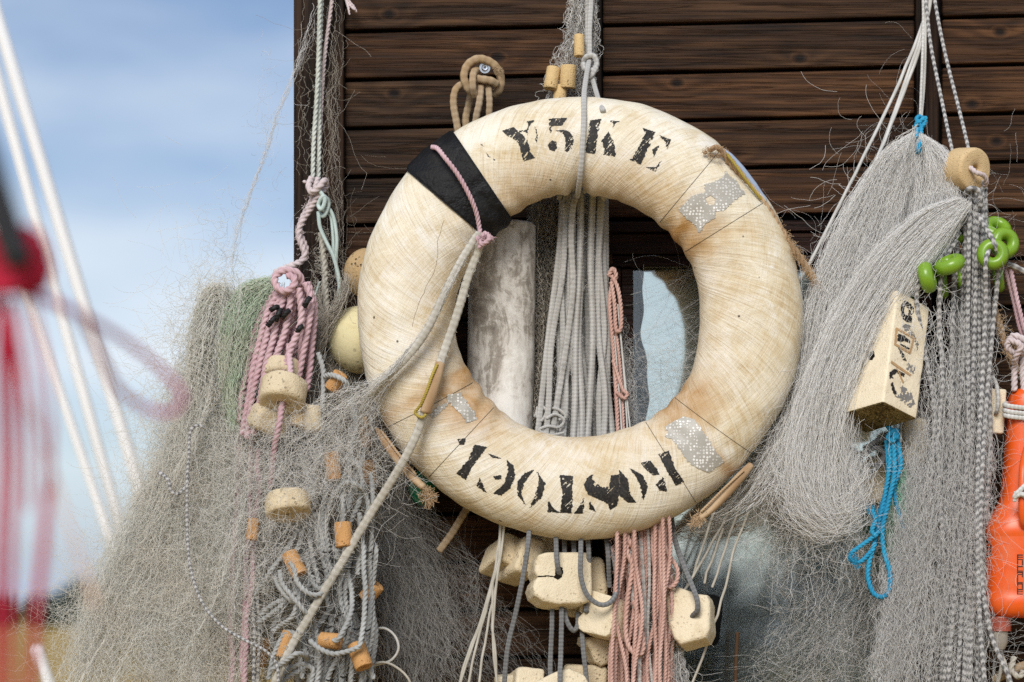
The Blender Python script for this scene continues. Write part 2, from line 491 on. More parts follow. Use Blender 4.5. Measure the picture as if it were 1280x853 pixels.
def canvas_mat():
    k = NT('lifebuoy_canvas')
    uv = k.n('ShaderNodeTexCoord').outputs['UV']
    def mp(rot, sc):
        m = k.n('ShaderNodeMapping', vector_type='TEXTURE'); k.l(uv, m.inputs[0]); m.inputs['Rotation'].default_value = (0, 0, rot)
        m2 = k.n('ShaderNodeMapping'); k.l(m.outputs[0], m2.inputs[0]); m2.inputs['Scale'].default_value = sc
        return m2.outputs[0]
    R1, R2 = math.radians(61), math.radians(-24)
    a1 = k.noise(mp(R1, (9, 300, 1)), 1., 3, .7); a2 = k.noise(mp(R2, (13, 280, 1)), 1., 3, .7)
    b1 = k.noise(mp(R1, (9, 130, 1)), 1., 5, .7); b2 = k.noise(mp(R2, (12, 60, 1)), 1., 5, .7)
    big = k.noise(uv, 5.5, 6, .62, .5); big2 = k.noise(uv, 17, 6, .7, 1.)
    f = k.math('ADD', k.math('MULTIPLY', k.math('ADD', k.math('MULTIPLY', b1, .75), k.math('MULTIPLY', b2, .45)), .30), k.math('MULTIPLY', k.math('ADD', big, big2), .44))
    c = k.ramp(f, [(.39, (.42, .28, .13)), (.49, (.57, .435, .25)), (.56, (.67, .56, .375)), (.66, (.78, .71, .56))])
    # weave: pale worn threads
    th = k.ramp(a1, [(.54, 0.), (.60, 1.)]); th2 = k.ramp(a2, [(.57, 0.), (.63, 1.)])
    msk = k.ramp(k.noise(uv, 8, 4, .6), [(.38, .15), (.62, 1.)])
    c = k.mix(k.math('MULTIPLY', k.math('MULTIPLY', th, msk), .62), c, (.82, .75, .61))
    c = k.mix(k.math('MULTIPLY', k.math('MULTIPLY', th2, msk), .26), c, (.80, .73, .59))
    dk = k.ramp(a1, [(.36, 1.), (.44, 0.)])
    c = k.mix(k.math('MULTIPLY', dk, .30), c, (.31, .20, .10))
    dk2 = k.ramp(a2, [(.36, 1.), (.44, 0.)])
    c = k.mix(k.math('MULTIPLY', dk2, .10), c, (.33, .22, .12))
    # bleached paint rests
    bl = k.ramp(k.noise(uv, 11, 7, .72, .8), [(.50, 0.), (.60, 1.)])
    c = k.mix(k.math('MULTIPLY', k.math('MULTIPLY', bl, k.ramp(b1, [(.4, .2), (.6, 1.)])), .70), c, (.84, .81, .74))
    # amber water stains
    am = k.ramp(k.noise(uv, 6.3, 5, .6, .3, out=0), [(.56, 0.), (.74, 1.)])
    c = k.mix(k.math('MULTIPLY', am, .26), c, (.50, .29, .085))
    # stains mostly at the hole's rim and bands (attribute painted from the shape of the stain)
    st = k.attr('stain')
    stn = k.math('MULTIPLY', st, k.ramp(k.noise(uv, 15, 6, .65, .6), [(.28, .40), (.62, 1.)]))
    c = k.mix(k.math('MULTIPLY', stn, .95), c, (.42, .22, .065))
    gr = k.attr('rim_dark')
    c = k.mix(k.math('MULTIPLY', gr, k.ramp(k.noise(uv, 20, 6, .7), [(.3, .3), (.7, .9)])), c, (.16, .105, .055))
    # dark specks
    vo = k.n('ShaderNodeTexVoronoi'); k.l(uv, vo.inputs['Vector']); k.inp(vo, 'Scale', 26.)
    sp = k.math('MULTIPLY', k.ramp(vo.outputs['Distance'], [(.045, 1.), (.075, 0.)]), k.ramp(vo.outputs['Color'], [(.72, 0.), (.74, 1.)]))
    c = k.mix(k.math('MULTIPLY', sp, .9), c, (.05, .025, .012))
    k.base(c, .62, .28)
    h = k.math('ADD', k.math('MULTIPLY', k.math('ADD', a1, a2), .3), k.math('MULTIPLY', k.math('ADD', b1, big2), .55))
    k.bump(h, .9, .004)
    return k.m


MAT['canvas'] = canvas_mat()


def worn_mat(name, c, c2):
    k = NT(name); n = k.noise(k.coord('Object'), 300, 4)
    k.base(k.mix(k.ramp(n, [(.45, 0.), (.7, 1.)]), c, c2), .6, .3); k.bump(n, .3, .001)
    return k.m


MAT['ink'] = worn_mat('black_stencil_paint', (.012, .011, .010), (.05, .042, .034))
MAT['thread'] = plain_mat('dark_seam_thread', (.06, .045, .03), .8)
MAT['cream_thread'] = plain_mat('pale_seam_thread', (.62, .60, .55), .8)


def tape_mat():
    k = NT('black_tape'); v = k.coord('Object')
    n = k.noise(v, 30, 6); n2 = k.noise(v, 160, 4)
    c = k.mix(k.ramp(n, [(.5, 0.), (.75, 1.)]), (.005, .005, .006), (.020, .019, .018))
    k.base(c, k.ramp(n, [(.3, .45), (.7, .7)]), .25); k.bump(k.math('ADD', n, k.math('MULTIPLY', n2, .4)), .9, .006)
    return k.m


def patch_mat():
    k = NT('reflective_patch'); v = k.coord('Object')
    n = k.noise(v, 26, 5)
    # honeycomb of white cells worn down to grey film
    vo = k.n('ShaderNodeTexVoronoi'); k.l(v, vo.inputs['Vector']); k.inp(vo, 'Scale', 185.); k.inp(vo, 'Randomness', .42)
    dots = k.ramp(vo.outputs['Distance'], [(.32, 1.), (.42, 0.)])
    m = k.math('MAXIMUM', k.ramp(n, [(.49, 0.), (.54, 1.)]), k.math('MULTIPLY', k.attr(), 1.))
    c = k.mix(k.math('MULTIPLY', dots, m), k.mix(n, (.30, .28, .24), (.47, .45, .40)), (.82, .80, .76))
    k.base(c, .45, .5); k.bump(dots, .4, .0015)
    return k.m


MAT['tape'] = tape_mat(); MAT['patch'] = patch_mat()

MAT['grey_braid'] = rope_mat('grey_braided_rope', (.43, .42, .40), (.60, .59, .565), (.24, .22, .18), .3)
MAT['dark_braid'] = rope_mat('dark_grey_braided_rope', (.15, .152, .155), (.25, .255, .255), (.08, .07, .06), .4)
MAT['speckle'] = rope_mat('speckled_rope', (.12, .12, .123), (.56, .55, .54), (.28, .25, .22), .25, fine=.15)
MAT['grey_twist'] = rope_mat('grey_twisted_rope', (.30, .31, .305), (.55, .56, .55), (.15, .135, .11), .45)
MAT['pink'] = rope_mat('pink_rope', (.50, .29, .32), (.74, .55, .58), (.30, .16, .17), .40)
MAT['pink_pale'] = rope_mat('pale_pink_rope', (.58, .46, .46), (.74, .66, .66), (.40, .31, .29), .4)
MAT['mint'] = rope_mat('mint_cord', (.45, .56, .53), (.62, .72, .68), (.36, .40, .36), .35)
MAT['palegreen'] = rope_mat('pale_green_white_rope', (.52, .56, .50), (.72, .74, .69), (.38, .38, .30), .4)
MAT['salmon'] = rope_mat('salmon_rope', (.52, .29, .235), (.76, .53, .46), (.36, .21, .16), .4)
MAT['tan'] = rope_mat('tan_braided_rope', (.36, .265, .17), (.48, .37, .25), (.42, .25, .085), .55)
MAT['oldrope'] = rope_mat('weathered_pale_rope', (.47, .44, .375), (.62, .59, .52), (.28, .245, .185), .45)
MAT['white_cord'] = rope_mat('white_cord', (.55, .54, .51), (.75, .74, .71), (.36, .34, .29), .4)
MAT['white_blurred'] = rope_mat('white_mooring_line', (.94, .94, .94), (.96, .96, .96), (.9, .88, .86), .2)
MAT['blue'] = rope_mat('blue_rope', (.015, .22, .42), (.05, .42, .66), (.02, .14, .25), .35)
MAT['red'] = rope_mat('red_cord', (.42, .008, .03), (.62, .035, .08), (.25, .006, .02), .4)
MAT['red_pale'] = rope_mat('rose_cord', (.40, .08, .22), (.52, .20, .36), (.36, .10, .2), .4)
MAT['orange_thin'] = plain_mat('orange_line', (.75, .33, .16), .5)
MAT['frayed'] = rope_mat('frayed_canvas_rope', (.40, .25, .13), (.62, .46, .29), (.25, .13, .06), .5)
MAT['gold'] = rope_mat('yellow_cord', (.30, .21, .03), (.58, .46, .10), (.2, .15, .03), .4)
MAT['black_tie'] = plain_mat('black_twine', (.01, .01, .01), .6)

MAT['net_left'] = fibre_mat('grey_green_net', (.64, .63, .555), (.94, .93, .875), big=(.80, .765, .68))
MAT['net_pale'] = fibre_mat('pale_grey_net', (.66, .64, .59), (.92, .905, .87))
MAT['net_green'] = fibre_mat('green_net', (.44, .57, .40), (.70, .80, .63), big=(.72, .71, .58))
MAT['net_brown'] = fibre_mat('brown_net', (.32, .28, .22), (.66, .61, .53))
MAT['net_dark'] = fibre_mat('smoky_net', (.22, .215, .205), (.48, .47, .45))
MAT['net_silver'] = fibre_mat('silver_net', (.78, .765, .735), (.96, .95, .925), rough=.4)
MAT['net_grey'] = fibre_mat('grey_net', (.54, .53, .51), (.85, .84, .82))
MAT['twig'] = rope_mat('bare_line', (.12, .105, .08), (.27, .24, .19), None, .4)

MAT['foam'] = foam_mat('cream_foam', (.80, .705, .52), (.68, .57, .39), .5, (.42, .29, .14), stain_amt=.6, spots=.22)
MAT['foam_old'] = foam_mat('weathered_foam', (.71, .60, .42), (.56, .45, .28), .8, (.26, .17, .08), .65, spots=.35)
MAT['foam_pale'] = foam_mat('pale_foam_block', (.84, .745, .565), (.77, .66, .47), .3, (.46, .33, .17), .25, spots=.15)
MAT['cork'] = foam_mat('orange_cork', (.64, .37, .155), (.52, .26, .09), .6, (.25, .10, .03), .4, 90, .5)
MAT['cork_pale'] = foam_mat('pale_cork', (.70, .52, .27), (.60, .40, .17), .5, (.36, .2, .07), .35, 90, .5)
MAT['wood_disc'] = foam_mat('pale_wooden_disc', (.68, .51, .29), (.57, .40, .20), .35, (.40, .25, .11), .3, 90, .35)
MAT['ball'] = foam_mat('cream_plastic_ball', (.74, .67, .41), (.66, .58, .33), .15, (.34, .25, .09), .35, 30, .4)
MAT['ball_cork'] = foam_mat('cork_ball', (.42, .27, .12), (.55, .40, .22), 1.0, (.14, .075, .03), .6, 60, .9)
MAT['hole'] = plain_mat('painted_hole_shade', (.012, .009, .006), .9, .1)  # flat dark colour standing in for the shade inside holes


def lime_mat():
    k = NT('lime_plastic'); v = k.coord('Object'); n = k.noise(v, 40, 5)
    k.base(k.mix(n, (.15, .30, .018), (.22, .38, .03)), .30, .5)
    k.inp(k.b, 'Subsurface Weight', .15); k.inp(k.b, 'Subsurface Radius', (.01, .012, .003)); k.inp(k.b, 'Subsurface Scale', .2); k.bump(n, .06, .001)
    return k.m


def orange_mat():
    k = NT('orange_plastic'); v = k.coord('Object'); n = k.noise(v, 22, 7, .7)
    c = k.mix(k.ramp(n, [(.45, 0.), (.7, 1.)]), (.78, .10, .008), (.68, .13, .035))
    sc = k.ramp(k.noise(k.coord('Object', (60, 60, 900)), 1., 3), [(.66, 0.), (.74, 1.)])
    c = k.mix(k.math('MULTIPLY', sc, .25), c, (.8, .35, .2))
    k.base(c, k.ramp(n, [(.3, .28), (.7, .45)]), .5); k.bump(n, .06, .002)
    return k.m


MAT['lime'] = lime_mat(); MAT['orange'] = orange_mat()


def birch_mat():
    k = NT('weathered_white_cylinder'); v = k.coord('Object', (1, 1, 1))
    n = k.noise(v, 24, 9, .78, .8); n2 = k.noise(k.coord('Object', (30, 30, 11)), 1., 8, .8, .6); big = k.noise(k.coord('Object', (11, 11, 2.2)), 1., 3)
    m = k.math('ADD', k.math('MULTIPLY', n, .35), k.math('ADD', k.math('MULTIPLY', n2, .38), k.math('MULTIPLY', big, .32)))
    c = k.ramp(m, [(.38, (.13, .105, .085)), (.485, (.35, .315, .27)), (.525, (.62, .585, .53)), (.60, (.80, .78, .73))])
    k.base(c, .8, .2); k.bump(m, .5, .003)
    return k.m


MAT['birch'] = birch_mat()


def algae_mat():
    k = NT('mossy_foam_end'); v = k.coord('Object'); n = k.noise(v, 300, 5, .8); n2 = k.noise(v, 40, 4)
    f = k.math('ADD', k.math('MULTIPLY', n, .75), k.math('MULTIPLY', n2, .3))
    c = k.ramp(f, [(.44, (.022, .018, .009)), (.53, (.17, .125, .05)), (.64, (.42, .34, .17))])
    k.base(c, .9, .1); k.bump(n, .8, .003)
    return k.m


MAT['algae'] = algae_mat()
MAT['screw'] = plain_mat('zinc_screw', (.72, .72, .73), .28, .5, .15, .05, 200, 1.)
MAT['black'] = plain_mat('black_pole_paint', (.012, .012, .014), .45)
MAT['cap'] = plain_mat('rusty_red_cap', (.40, .085, .05), .4, .5, .6, .3, 60)
MAT['clear'] = plain_mat('cloudy_clear_plastic', (.40, .36, .31), .25, .5, .4)
MAT['green_plastic'] = plain_mat('green_plastic_float', (.02, .24, .13), .35, .5)
MAT['green_float'] = plain_mat('pale_green_float', (.12, .38, .23), .4, .4)
MAT['blue_cloth'] = plain_mat('pale_blue_tape', (.36, .44, .58), .6)
def curtain_mat():
    k = NT('mirror_finished_curtain'); n = k.noise(k.coord('Object'), 5, 3)  # mirror finish added so the sheet throws the sky's brightness back
    k.base(k.mix(.10, (.97, .96, .93), n, 'MULTIPLY'), .05, .5); k.inp(k.b, 'Metallic', .92); k.bump(n, .03, .01)
    return k.m


MAT['curtain'] = curtain_mat()


def glass_mat():
    k = NT('window_glass')
    gl = k.n('ShaderNodeBsdfGlossy'); gl.inputs['Roughness'].default_value = .03
    tr = k.n('ShaderNodeBsdfTransparent'); tr.inputs[0].default_value = (.93, .96, .96, 1)
    fr = k.n('ShaderNodeFresnel'); fr.inputs[0].default_value = 1.5
    n = k.noise(k.coord('Object', (1, 1, .6)), 3., 2)
    b = k.n('ShaderNodeBump'); k.inp(b, 'Height', n); k.inp(b, 'Strength', .15); k.inp(b, 'Distance', .01); k.l(b.outputs[0], gl.inputs['Normal'])
    mx = k.n('ShaderNodeMixShader'); k.l(k.math('ADD', fr.outputs[0], .05), mx.inputs[0]); k.l(tr.outputs[0], mx.inputs[1]); k.l(gl.outputs[0], mx.inputs[2])
    k.t.nodes.remove(k.b); k.l(mx.outputs[0], k.out.inputs['Surface'])
    return k.m


MAT['glass'] = glass_mat()


def field_mat():
    k = NT('dry_grass_field'); v = k.coord('Object')
    n = k.noise(v, .35, 6, .65); n2 = k.noise(v, 3., 5)
    c = k.mix(n, (.50, .31, .095), (.36, .25, .08)); c = k.mix(k.math('MULTIPLY', n2, .4), c, (.24, .19, .06))
    k.base(c, .9, .1); k.bump(n2, .6, .1)
    return k.m


MAT['field'] = field_mat()
MAT['wood_leaf'] = plain_mat('far_foliage', (.035, .060, .042), .8, .2, .4)
MAT['trunk'] = plain_mat('far_trunk', (.06, .045, .03), .9)
MAT['rust'] = plain_mat('rusty_rod', (.10, .055, .03), .8, .2, .5)
# ------------------------------------------------------------------ camera, light, sky
scn = bpy.context.scene
cam = bpy.data.objects.new('camera', bpy.data.cameras.new('camera')); C.objects.link(cam)
cam.location = (0, -D, EYE); cam.rotation_euler = (math.radians(90), 0, 0)
cam.data.sensor_width = 36; cam.data.lens = 36 * D / (1280 * S)
cam.data.shift_y = (HOR - 426.5) / 1280
cam.data.clip_start = .05; cam.data.clip_end = 4000
cam.data.dof.use_dof = True; cam.data.dof.focus_distance = D - .03; cam.data.dof.aperture_fstop = 2.9
scn.camera = cam

SUN_EL, SUN_AZ = math.radians(35), math.radians(192)      # clockwise from +Y: behind the camera, to the left
world = bpy.data.worlds.new('World'); scn.world = world; world.use_nodes = True
wt = world.node_tree; wt.nodes.clear()
def wn(t, **k):
    o = wt.nodes.new(t)
    for a, v in k.items(): setattr(o, a, v)
    return o
wo = wn('ShaderNodeOutputWorld'); bg = wn('ShaderNodeBackground'); wt.links.new(bg.outputs[0], wo.inputs[0])
sky = wn('ShaderNodeTexSky', sky_type='NISHITA', sun_disc=False, sun_elevation=SUN_EL, sun_rotation=SUN_AZ, air_density=1.0, dust_density=.6, ozone_density=3.0)
wc = wn('ShaderNodeTexCoord'); wm = wn('ShaderNodeMapping'); wm.inputs['Scale'].default_value = (1.0, 1.0, 3.4)
wt.links.new(wc.outputs['Generated'], wm.inputs[0])
wm.inputs['Location'].default_value = (.40, .2, .12)
cn = wn('ShaderNodeTexNoise'); cn.inputs['Scale'].default_value = 4.2; cn.inputs['Detail'].default_value = 5; cn.inputs['Roughness'].default_value = .5
wt.links.new(wm.outputs[0], cn.inputs['Vector'])
# broad bank of white cloud standing on the horizon, thinning upward
sx = wn('ShaderNodeSeparateXYZ'); wt.links.new(wc.outputs['Generated'], sx.inputs[0])
bank = wn('ShaderNodeValToRGB'); e = bank.color_ramp.elements
e[0].position = 0.0; e[0].color = (.02, .02, .02, 1); e[1].position = 1.; e[1].color = (.3, .3, .3, 1)
for p, v in ((.02, .10), (.055, .62), (.10, .85), (.140, .70), (.175, .30), (.23, .10), (.40, .42)):
    q = e.new(p); q.color = (v, v, v, 1)
wt.links.new(sx.outputs[2], bank.inputs[0])
def wmath(op, a, b):
    m = wn('ShaderNodeMath', operation=op)
    for i, v in enumerate((a, b)):
        if hasattr(v, 'links'): wt.links.new(v, m.inputs[i])
        else: m.inputs[i].default_value = v
    return m.outputs[0]
cov = wmath('ADD', wmath('MULTIPLY', wmath('SUBTRACT', cn.outputs[0], .5), 2.1), bank.outputs[0])
cl = wn('ShaderNodeMath', operation='MULTIPLY', use_clamp=True); wt.links.new(cov, cl.inputs[0]); cl.inputs[1].default_value = 1.
mx = wn('ShaderNodeMix', data_type='RGBA'); wt.links.new(cl.outputs[0], mx.inputs[0]); tn = wn('ShaderNodeMix', data_type='RGBA', blend_type='MULTIPLY'); tn.inputs[0].default_value = 1; tn.inputs[7].default_value = (.66, .68, .75, 1); wt.links.new(sky.outputs[0], tn.inputs[6]); wt.links.new(tn.outputs[2], mx.inputs[6])
CLOUD = (6.1, 6.75, 7.4, 1)
mx.inputs[7].default_value = CLOUD
hz = wn('ShaderNodeValToRGB'); hz.color_ramp.elements[0].position = 0; hz.color_ramp.elements[0].color = (.8, .8, .8, 1); hz.color_ramp.elements[1].position = .055; hz.color_ramp.elements[1].color = (0, 0, 0, 1); wt.links.new(sx.outputs[2], hz.inputs[0])
hm = wn('ShaderNodeMix', data_type='RGBA'); wt.links.new(hz.outputs[0], hm.inputs[0]); wt.links.new(mx.outputs[2], hm.inputs[6]); hm.inputs[7].default_value = (3.7, 4.5, 6.1, 1)
wt.links.new(hm.outputs[2], bg.inputs[0]); bg.inputs[1].default_value = .097

sun = bpy.data.objects.new('sun', bpy.data.lights.new('sun', 'SUN')); C.objects.link(sun)
sun.data.energy = 2.25; sun.data.angle = math.radians(28); sun.data.color = (1., .955, .89)
sd = Vector((math.sin(SUN_AZ) * math.cos(SUN_EL), math.cos(SUN_AZ) * math.cos(SUN_EL), math.sin(SUN_EL)))
sun.rotation_euler = sd.to_track_quat('Z', 'Y').to_euler()
sun.location = (-3, -6, 8)

scn.view_settings.view_transform = 'Standard'; scn.view_settings.look = 'None'
scn.view_settings.exposure = .45; scn.view_settings.gamma = 1
scn.render.engine = 'CYCLES'
scn.cycles.max_bounces = 16; scn.cycles.diffuse_bounces = 12; scn.cycles.transmission_bounces = 12; scn.cycles.transparent_max_bounces = 12
scn.cycles.use_denoising = False

# ------------------------------------------------------------------ ground and distance
def grid_ground():
    xs = np.r_[-900, -300, -100, np.linspace(-40, 40, 40), 100, 300, 900]; ys = np.r_[-60, -20, np.linspace(-8, 60, 50), 120, 300, 700, 1600]
    X, Y = np.meshgrid(xs, ys)
    Z = .05 * np.sin(X * .5) * np.cos(Y * .37) * np.clip((np.abs(Y - 1) - 4) / 10, 0, 1) - .0
    V = np.stack([X, Y, Z], -1).reshape(-1, 3); w = len(xs)
    i, j = np.meshgrid(np.arange(len(ys) - 1), np.arange(w - 1), indexing='ij'); b = (i * w + j).ravel()
    return mesh_np('ground', V, np.stack([b, b + 1, b + w + 1, b + w], -1))
g = link('ground', grid_ground(), MAT['field'], origin=False); tag(g, kind='structure')

def leaf_cloud(cx, cy, cz, rx, ry, rz, n, s):
    p = rng.normal(0, 1, (n, 3)); p /= np.linalg.norm(p, axis=1)[:, None]; p *= rng.random((n, 1)) ** .4
    p = p * [rx, ry, rz] + [cx, cy, cz]
    a = rng.normal(0, 1, (n, 3)); b = rng.normal(0, 1, (n, 3))
    a *= s / np.linalg.norm(a, axis=1)[:, None]; b *= s / np.linalg.norm(b, axis=1)[:, None]
    return np.stack([p, p + a, p + a + b, p + b], 1).reshape(-1, 3)
Vs = []
for q in range(70):
    x = -72 + q * 1.25 + rng.normal(0, .5); h = 2.1 + rng.normal(0, .35) 
    Vs.append(leaf_cloud(x, 150 + rng.normal(0, 4), h * .55, 1.4, 1.5, h * .62, 160, .42))
V = np.concatenate(Vs); o = link('distant_wood', mesh_np('distant_wood', V, np.arange(len(V)).reshape(-1, 4), smooth=False), MAT['wood_leaf'])
tag(o, 'dark blurred belt of far trees along the horizon behind the dry field', 'woods', kind='stuff')

# bushes added out of view behind the camera, darkening the window reflection's foot
Vs = []
for q in range(46):
    x = -5 + q * .3 + rng.normal(0, .08); h = (1.72 if x < 1.45 else 2.35 + .22 * math.sin(x * 2.3)) + rng.normal(0, .08)
    Vs.append(leaf_cloud(x, -12 + rng.normal(0, .3), h * .5, .34, .45, h * .53, 420, .09))
V = np.concatenate(Vs); o = link('unseen_hedge', mesh_np('unseen_hedge', V, np.arange(len(V)).reshape(-1, 4), smooth=False), plain_mat('dark_hedge_leaf', (.020, .030, .022), .7, .2, .4))
tag(o, 'dark leafy bushes added out of view to darken the foot of the window reflection', 'unseen_hedge')

# ------------------------------------------------------------------ the hut
YW = 0.175          # outer face of the planks
hut = thing('wooden_hut', (0.3, YW, 0), 'dark brown timber clad hut wall with a corner post and a glazed window', 'hut')


def box_V(x0, x1, y0, y1, z0, z1, bev=.003):
    bm = bmesh.new(); bmesh.ops.create_cube(bm, size=1)
    for v in bm.verts:
        v.co = (x0 + (v.co.x + .5) * (x1 - x0), y0 + (v.co.y + .5) * (y1 - y0), z0 + (v.co.z + .5) * (z1 - z0))
    if bev: bmesh.ops.bevel(bm, geom=bm.edges[:], offset=bev, segments=2, profile=.5, affect='EDGES')
    return bm


def boxes_mesh(name, items):
    """items: (x0,x1,y0,y1,z0,z1,bev,shear,tone); shear = rise of z per metre of x."""
    big = bmesh.new(); lay = big.verts.layers.float.new('tone')
    for x0, x1, y0, y1, z0, z1, bev, sh, tn in items:
        b = box_V(x0, x1, y0, y1, z0, z1, bev)
        if x1 - x0 > .4:     # long boards are not dead straight
            pass
        m = {}
        for v in b.verts:
            nv = big.verts.new((v.co.x, v.co.y, v.co.z + sh * (v.co.x))); nv[lay] = tn; m[v] = nv
        for f in b.faces:
            big.faces.new([m[v] for v in f.verts])
        b.free()
    me = bpy.data.meshes.new(name); bmesh.ops.recalc_face_normals(big, faces=big.faces); big.to_mesh(me); big.free()
    return me


kW = (D + YW) / D
def WX(px): return (px - 640) * S * kW
def WZ(py): return EYE + (HOR - py) * S * kW
SH = .0236                                             # the cladding runs slightly uphill to the right
xl, xr = WX(431), WX(1900)
pitch_p = 60.6 * S * kW
z_ref = WZ(42) - SH * WX(434)                          # top of a plank joint at the left end
wx0, wx1, wz1 = WX(768), WX(1165), WZ(335)             # window opening
items = []
for row in range(-8, 36):
    zt = z_ref - row * pitch_p; zb = zt - pitch_p + .0066
    cuts = [(xl, WX(741) - .001), (WX(753) + .001, WX(1144) - .001), (WX(1178), xr)]
    zmid = (zt + zb) / 2
    for (a, b_) in cuts:
        segs = [(a, b_)]
        if zmid + SH * wx0 < wz1 + .065:                # the window interrupts the row
            segs = []
            for s0, s1 in [(a, b_)]:
                if s0 < wx0 - .004: segs.append((s0, min(s1, wx0 - .003)))
                if s1 > wx1 + .004: segs.append((max(s0, wx1 + .003), s1))
        for s0, s1 in segs:
            if s1 - s0 > .01 and zb > .05:
                items.append((s0, s1, YW + rng.normal(0, .0012), YW + .020, zb, zt, .0035, SH, rng.random()))
me = boxes_mesh('cladding', items); child('cladding', me, MAT['plank'], hut)
me = boxes_mesh('wall_lining', [(xl - .03, wx0 - .004, YW + .022, YW + .05, .05, 3.1, 0, 0, .5), (wx1 + .004, xr, YW + .022, YW + .05, .05, 3.1, 0, 0, .5), (wx0 - .004, wx1 + .004, YW + .022, YW + .05, wz1 + .06, 3.1, 0, 0, .5)])
child('wall_lining', me, MAT['dark'], hut)
# corner boards: outer post and the board lapped over the plank ends
me = boxes_mesh('corner_board', [(WX(368), WX(401), YW - .016, YW + .11, .02, 3.15, .003, 0, .3), (WX(402), WX(431), YW - .024, YW + .02, .02, 3.15, .003, 0, .75)])
child('corner_board', me, MAT['post'], hut)
me = boxes_mesh('side_wall', [(WX(368) + .004, WX(368) + .03, YW + .112, YW + 2.6, .05, 3.1, 0, 0, .2)])
child('side_wall', me, MAT['plank'], hut)
me = boxes_mesh('batten', [(WX(742), WX(752), YW - .004, YW + .02, wz1 + .07, 3.1, .002, 0, .6)]); child('batten', me, MAT['post'], hut)
me = boxes_mesh('batten', [(WX(1145), WX(1154), YW - .006, YW + .02, wz1 + .07, 3.1, .002, 0, .15), (WX(1155), WX(1172), YW - .013, YW + .02, wz1 + .07, 3.1, .003, 0, .95)]); child('batten', me, MAT['post'], hut)
# window: head mouldings, jambs, pane, a mirror-finished curtain and the dark room
fr = boxes_mesh('window', [
    (wx0 - .03, wx1 + .05, YW - .010, YW + .02, WZ(292), WZ(279), .002, .006, .2), (wx0 - .03, wx1 + .05, YW - .003, YW + .02, WZ(319), WZ(293), .003, .006, .7),
    (wx0 - .03, wx1 + .05, YW + .004, YW + .03, WZ(334), WZ(320), .002, .006, .4),
    (wx0, WX(776), YW + .000, YW + .05, .75, WZ(335), .002, 0, .5), (WX(777), WX(792), YW + .012, YW + .05, .75, WZ(335), .002, 0, .3),
    (WX(1150), wx1, YW + .000, YW + .05, .75, WZ(335), .002, 0, .5)])
win = child('window', fr, MAT['trim'], hut)
gl = boxes_mesh('pane', [(WX(790), WX(1152), YW + .030, YW + .034, .78, WZ(334), 0, 0, 0)]); child('pane', gl, MAT['glass'], win)
# curtain sheet with a mirror finish added to brighten the pane, left edge wavy
nx, nz = 60, 120
tt = np.linspace(0, 1, nz)[:, None]; uu = np.linspace(0, 1, nx)[None, :]
edge = 802 + 2.6 * np.sin(tt * 34) + 1.6 * np.sin(tt * 71 + 1) + 34 * np.clip(tt - .05, 0, .3)
right = 1150 + 0 * tt
low = 960
px = edge + (right - edge) * uu; py = 330 + (low - 330) * tt + 0 * uu
yy = YW + .040 + .0004 * np.sin(uu * 16 + tt * 5) + 0 * tt
Vc = wnp(np.stack([px, py, yy], -1))
i, j = np.meshgrid(np.arange(nz - 1), np.arange(nx - 1), indexing='ij'); b = (i * nx + j).ravel()
cm = mesh_np('mirror_curtain', Vc.reshape(-1, 3), np.stack([b, b + 1, b + nx + 1, b + nx], -1)); child('mirror_curtain', cm, MAT['curtain'], win)
rm = boxes_mesh('dark_room', [(WX(760), WX(1180), YW + .9, YW + .92, .6, WZ(300), 0, 0, 0), (WX(760) - .02, WX(760), YW + .06, YW + .9, .6, WZ(300), 0, 0, 0), (WX(1180), WX(1180) + .02, YW + .06, YW + .9, .6, WZ(300), 0, 0, 0),
                              (WX(760), WX(1180), YW + .06, YW + .9, WZ(300), WZ(300) + .02, 0, 0, 0)])
child('room', rm, MAT['dark'], hut)
# ------------------------------------------------------------------ the lifebuoy
RC = (724.0, 396.5)          # centre of the ring in the photograph
RA, RB, RR = 216.5, 214.5, 62.0   # half axes of its core line and the tube's radius, pixels
RD = .060                    # half thickness front to back, metres


def ring_pt(phi, th, off=0.0):
    """phi round the ring from +x towards up, th round the tube (0 outward, pi/2 to the camera). arrays."""
    r = RR + 1.6 * np.sin(3 * phi + .6) + 1.2 * np.sin(5 * phi + 2) + off
    rx = RA * np.cos(phi); ry = RB * np.sin(phi)
    # the lashing at the top pinches the inner rim
    dphi = (phi - math.pi / 2 + np.pi) % (2 * np.pi) - np.pi
    pin = np.exp(-(dphi / .055) ** 2) * np.clip(-np.cos(th) + .25, 0, 1.2)
    r = r - 9 * pin
    # folds running out of the pinch and along the inner rim
    fold = np.exp(-(np.abs(dphi) / .30) ** 2) * np.clip(.55 - np.cos(th), 0, 1) * np.sin(np.abs(dphi) * 46 + 3.0 * th)
    r = r + 1.9 * fold * (.6 + .6 * np.sin(phi * 23 + 1) * np.sin(th * 2 + phi * 9))
    for pc in (2.28, .72, -.85, 3.80):     # puckers beside the bands
        dd = (phi - pc + np.pi) % (2 * np.pi) - np.pi
        r = r + 1.4 * np.exp(-(dd / .30) ** 2) * np.clip(.4 - np.cos(th), 0, 1) * np.sin(dd * 38 + th * 3)
    c = np.cos(th); s = np.sin(th)
    # slightly squarish canvas tube
    q = (np.abs(c) ** 2.25 + np.abs(s) ** 2.25) ** (-1 / 2.25)
    px = RC[0] + rx + np.cos(phi) * r * c * q
    py = RC[1] - ry - np.sin(phi) * r * c * q
    y = -(RD * r / RR) * s * q
    return px, py, y


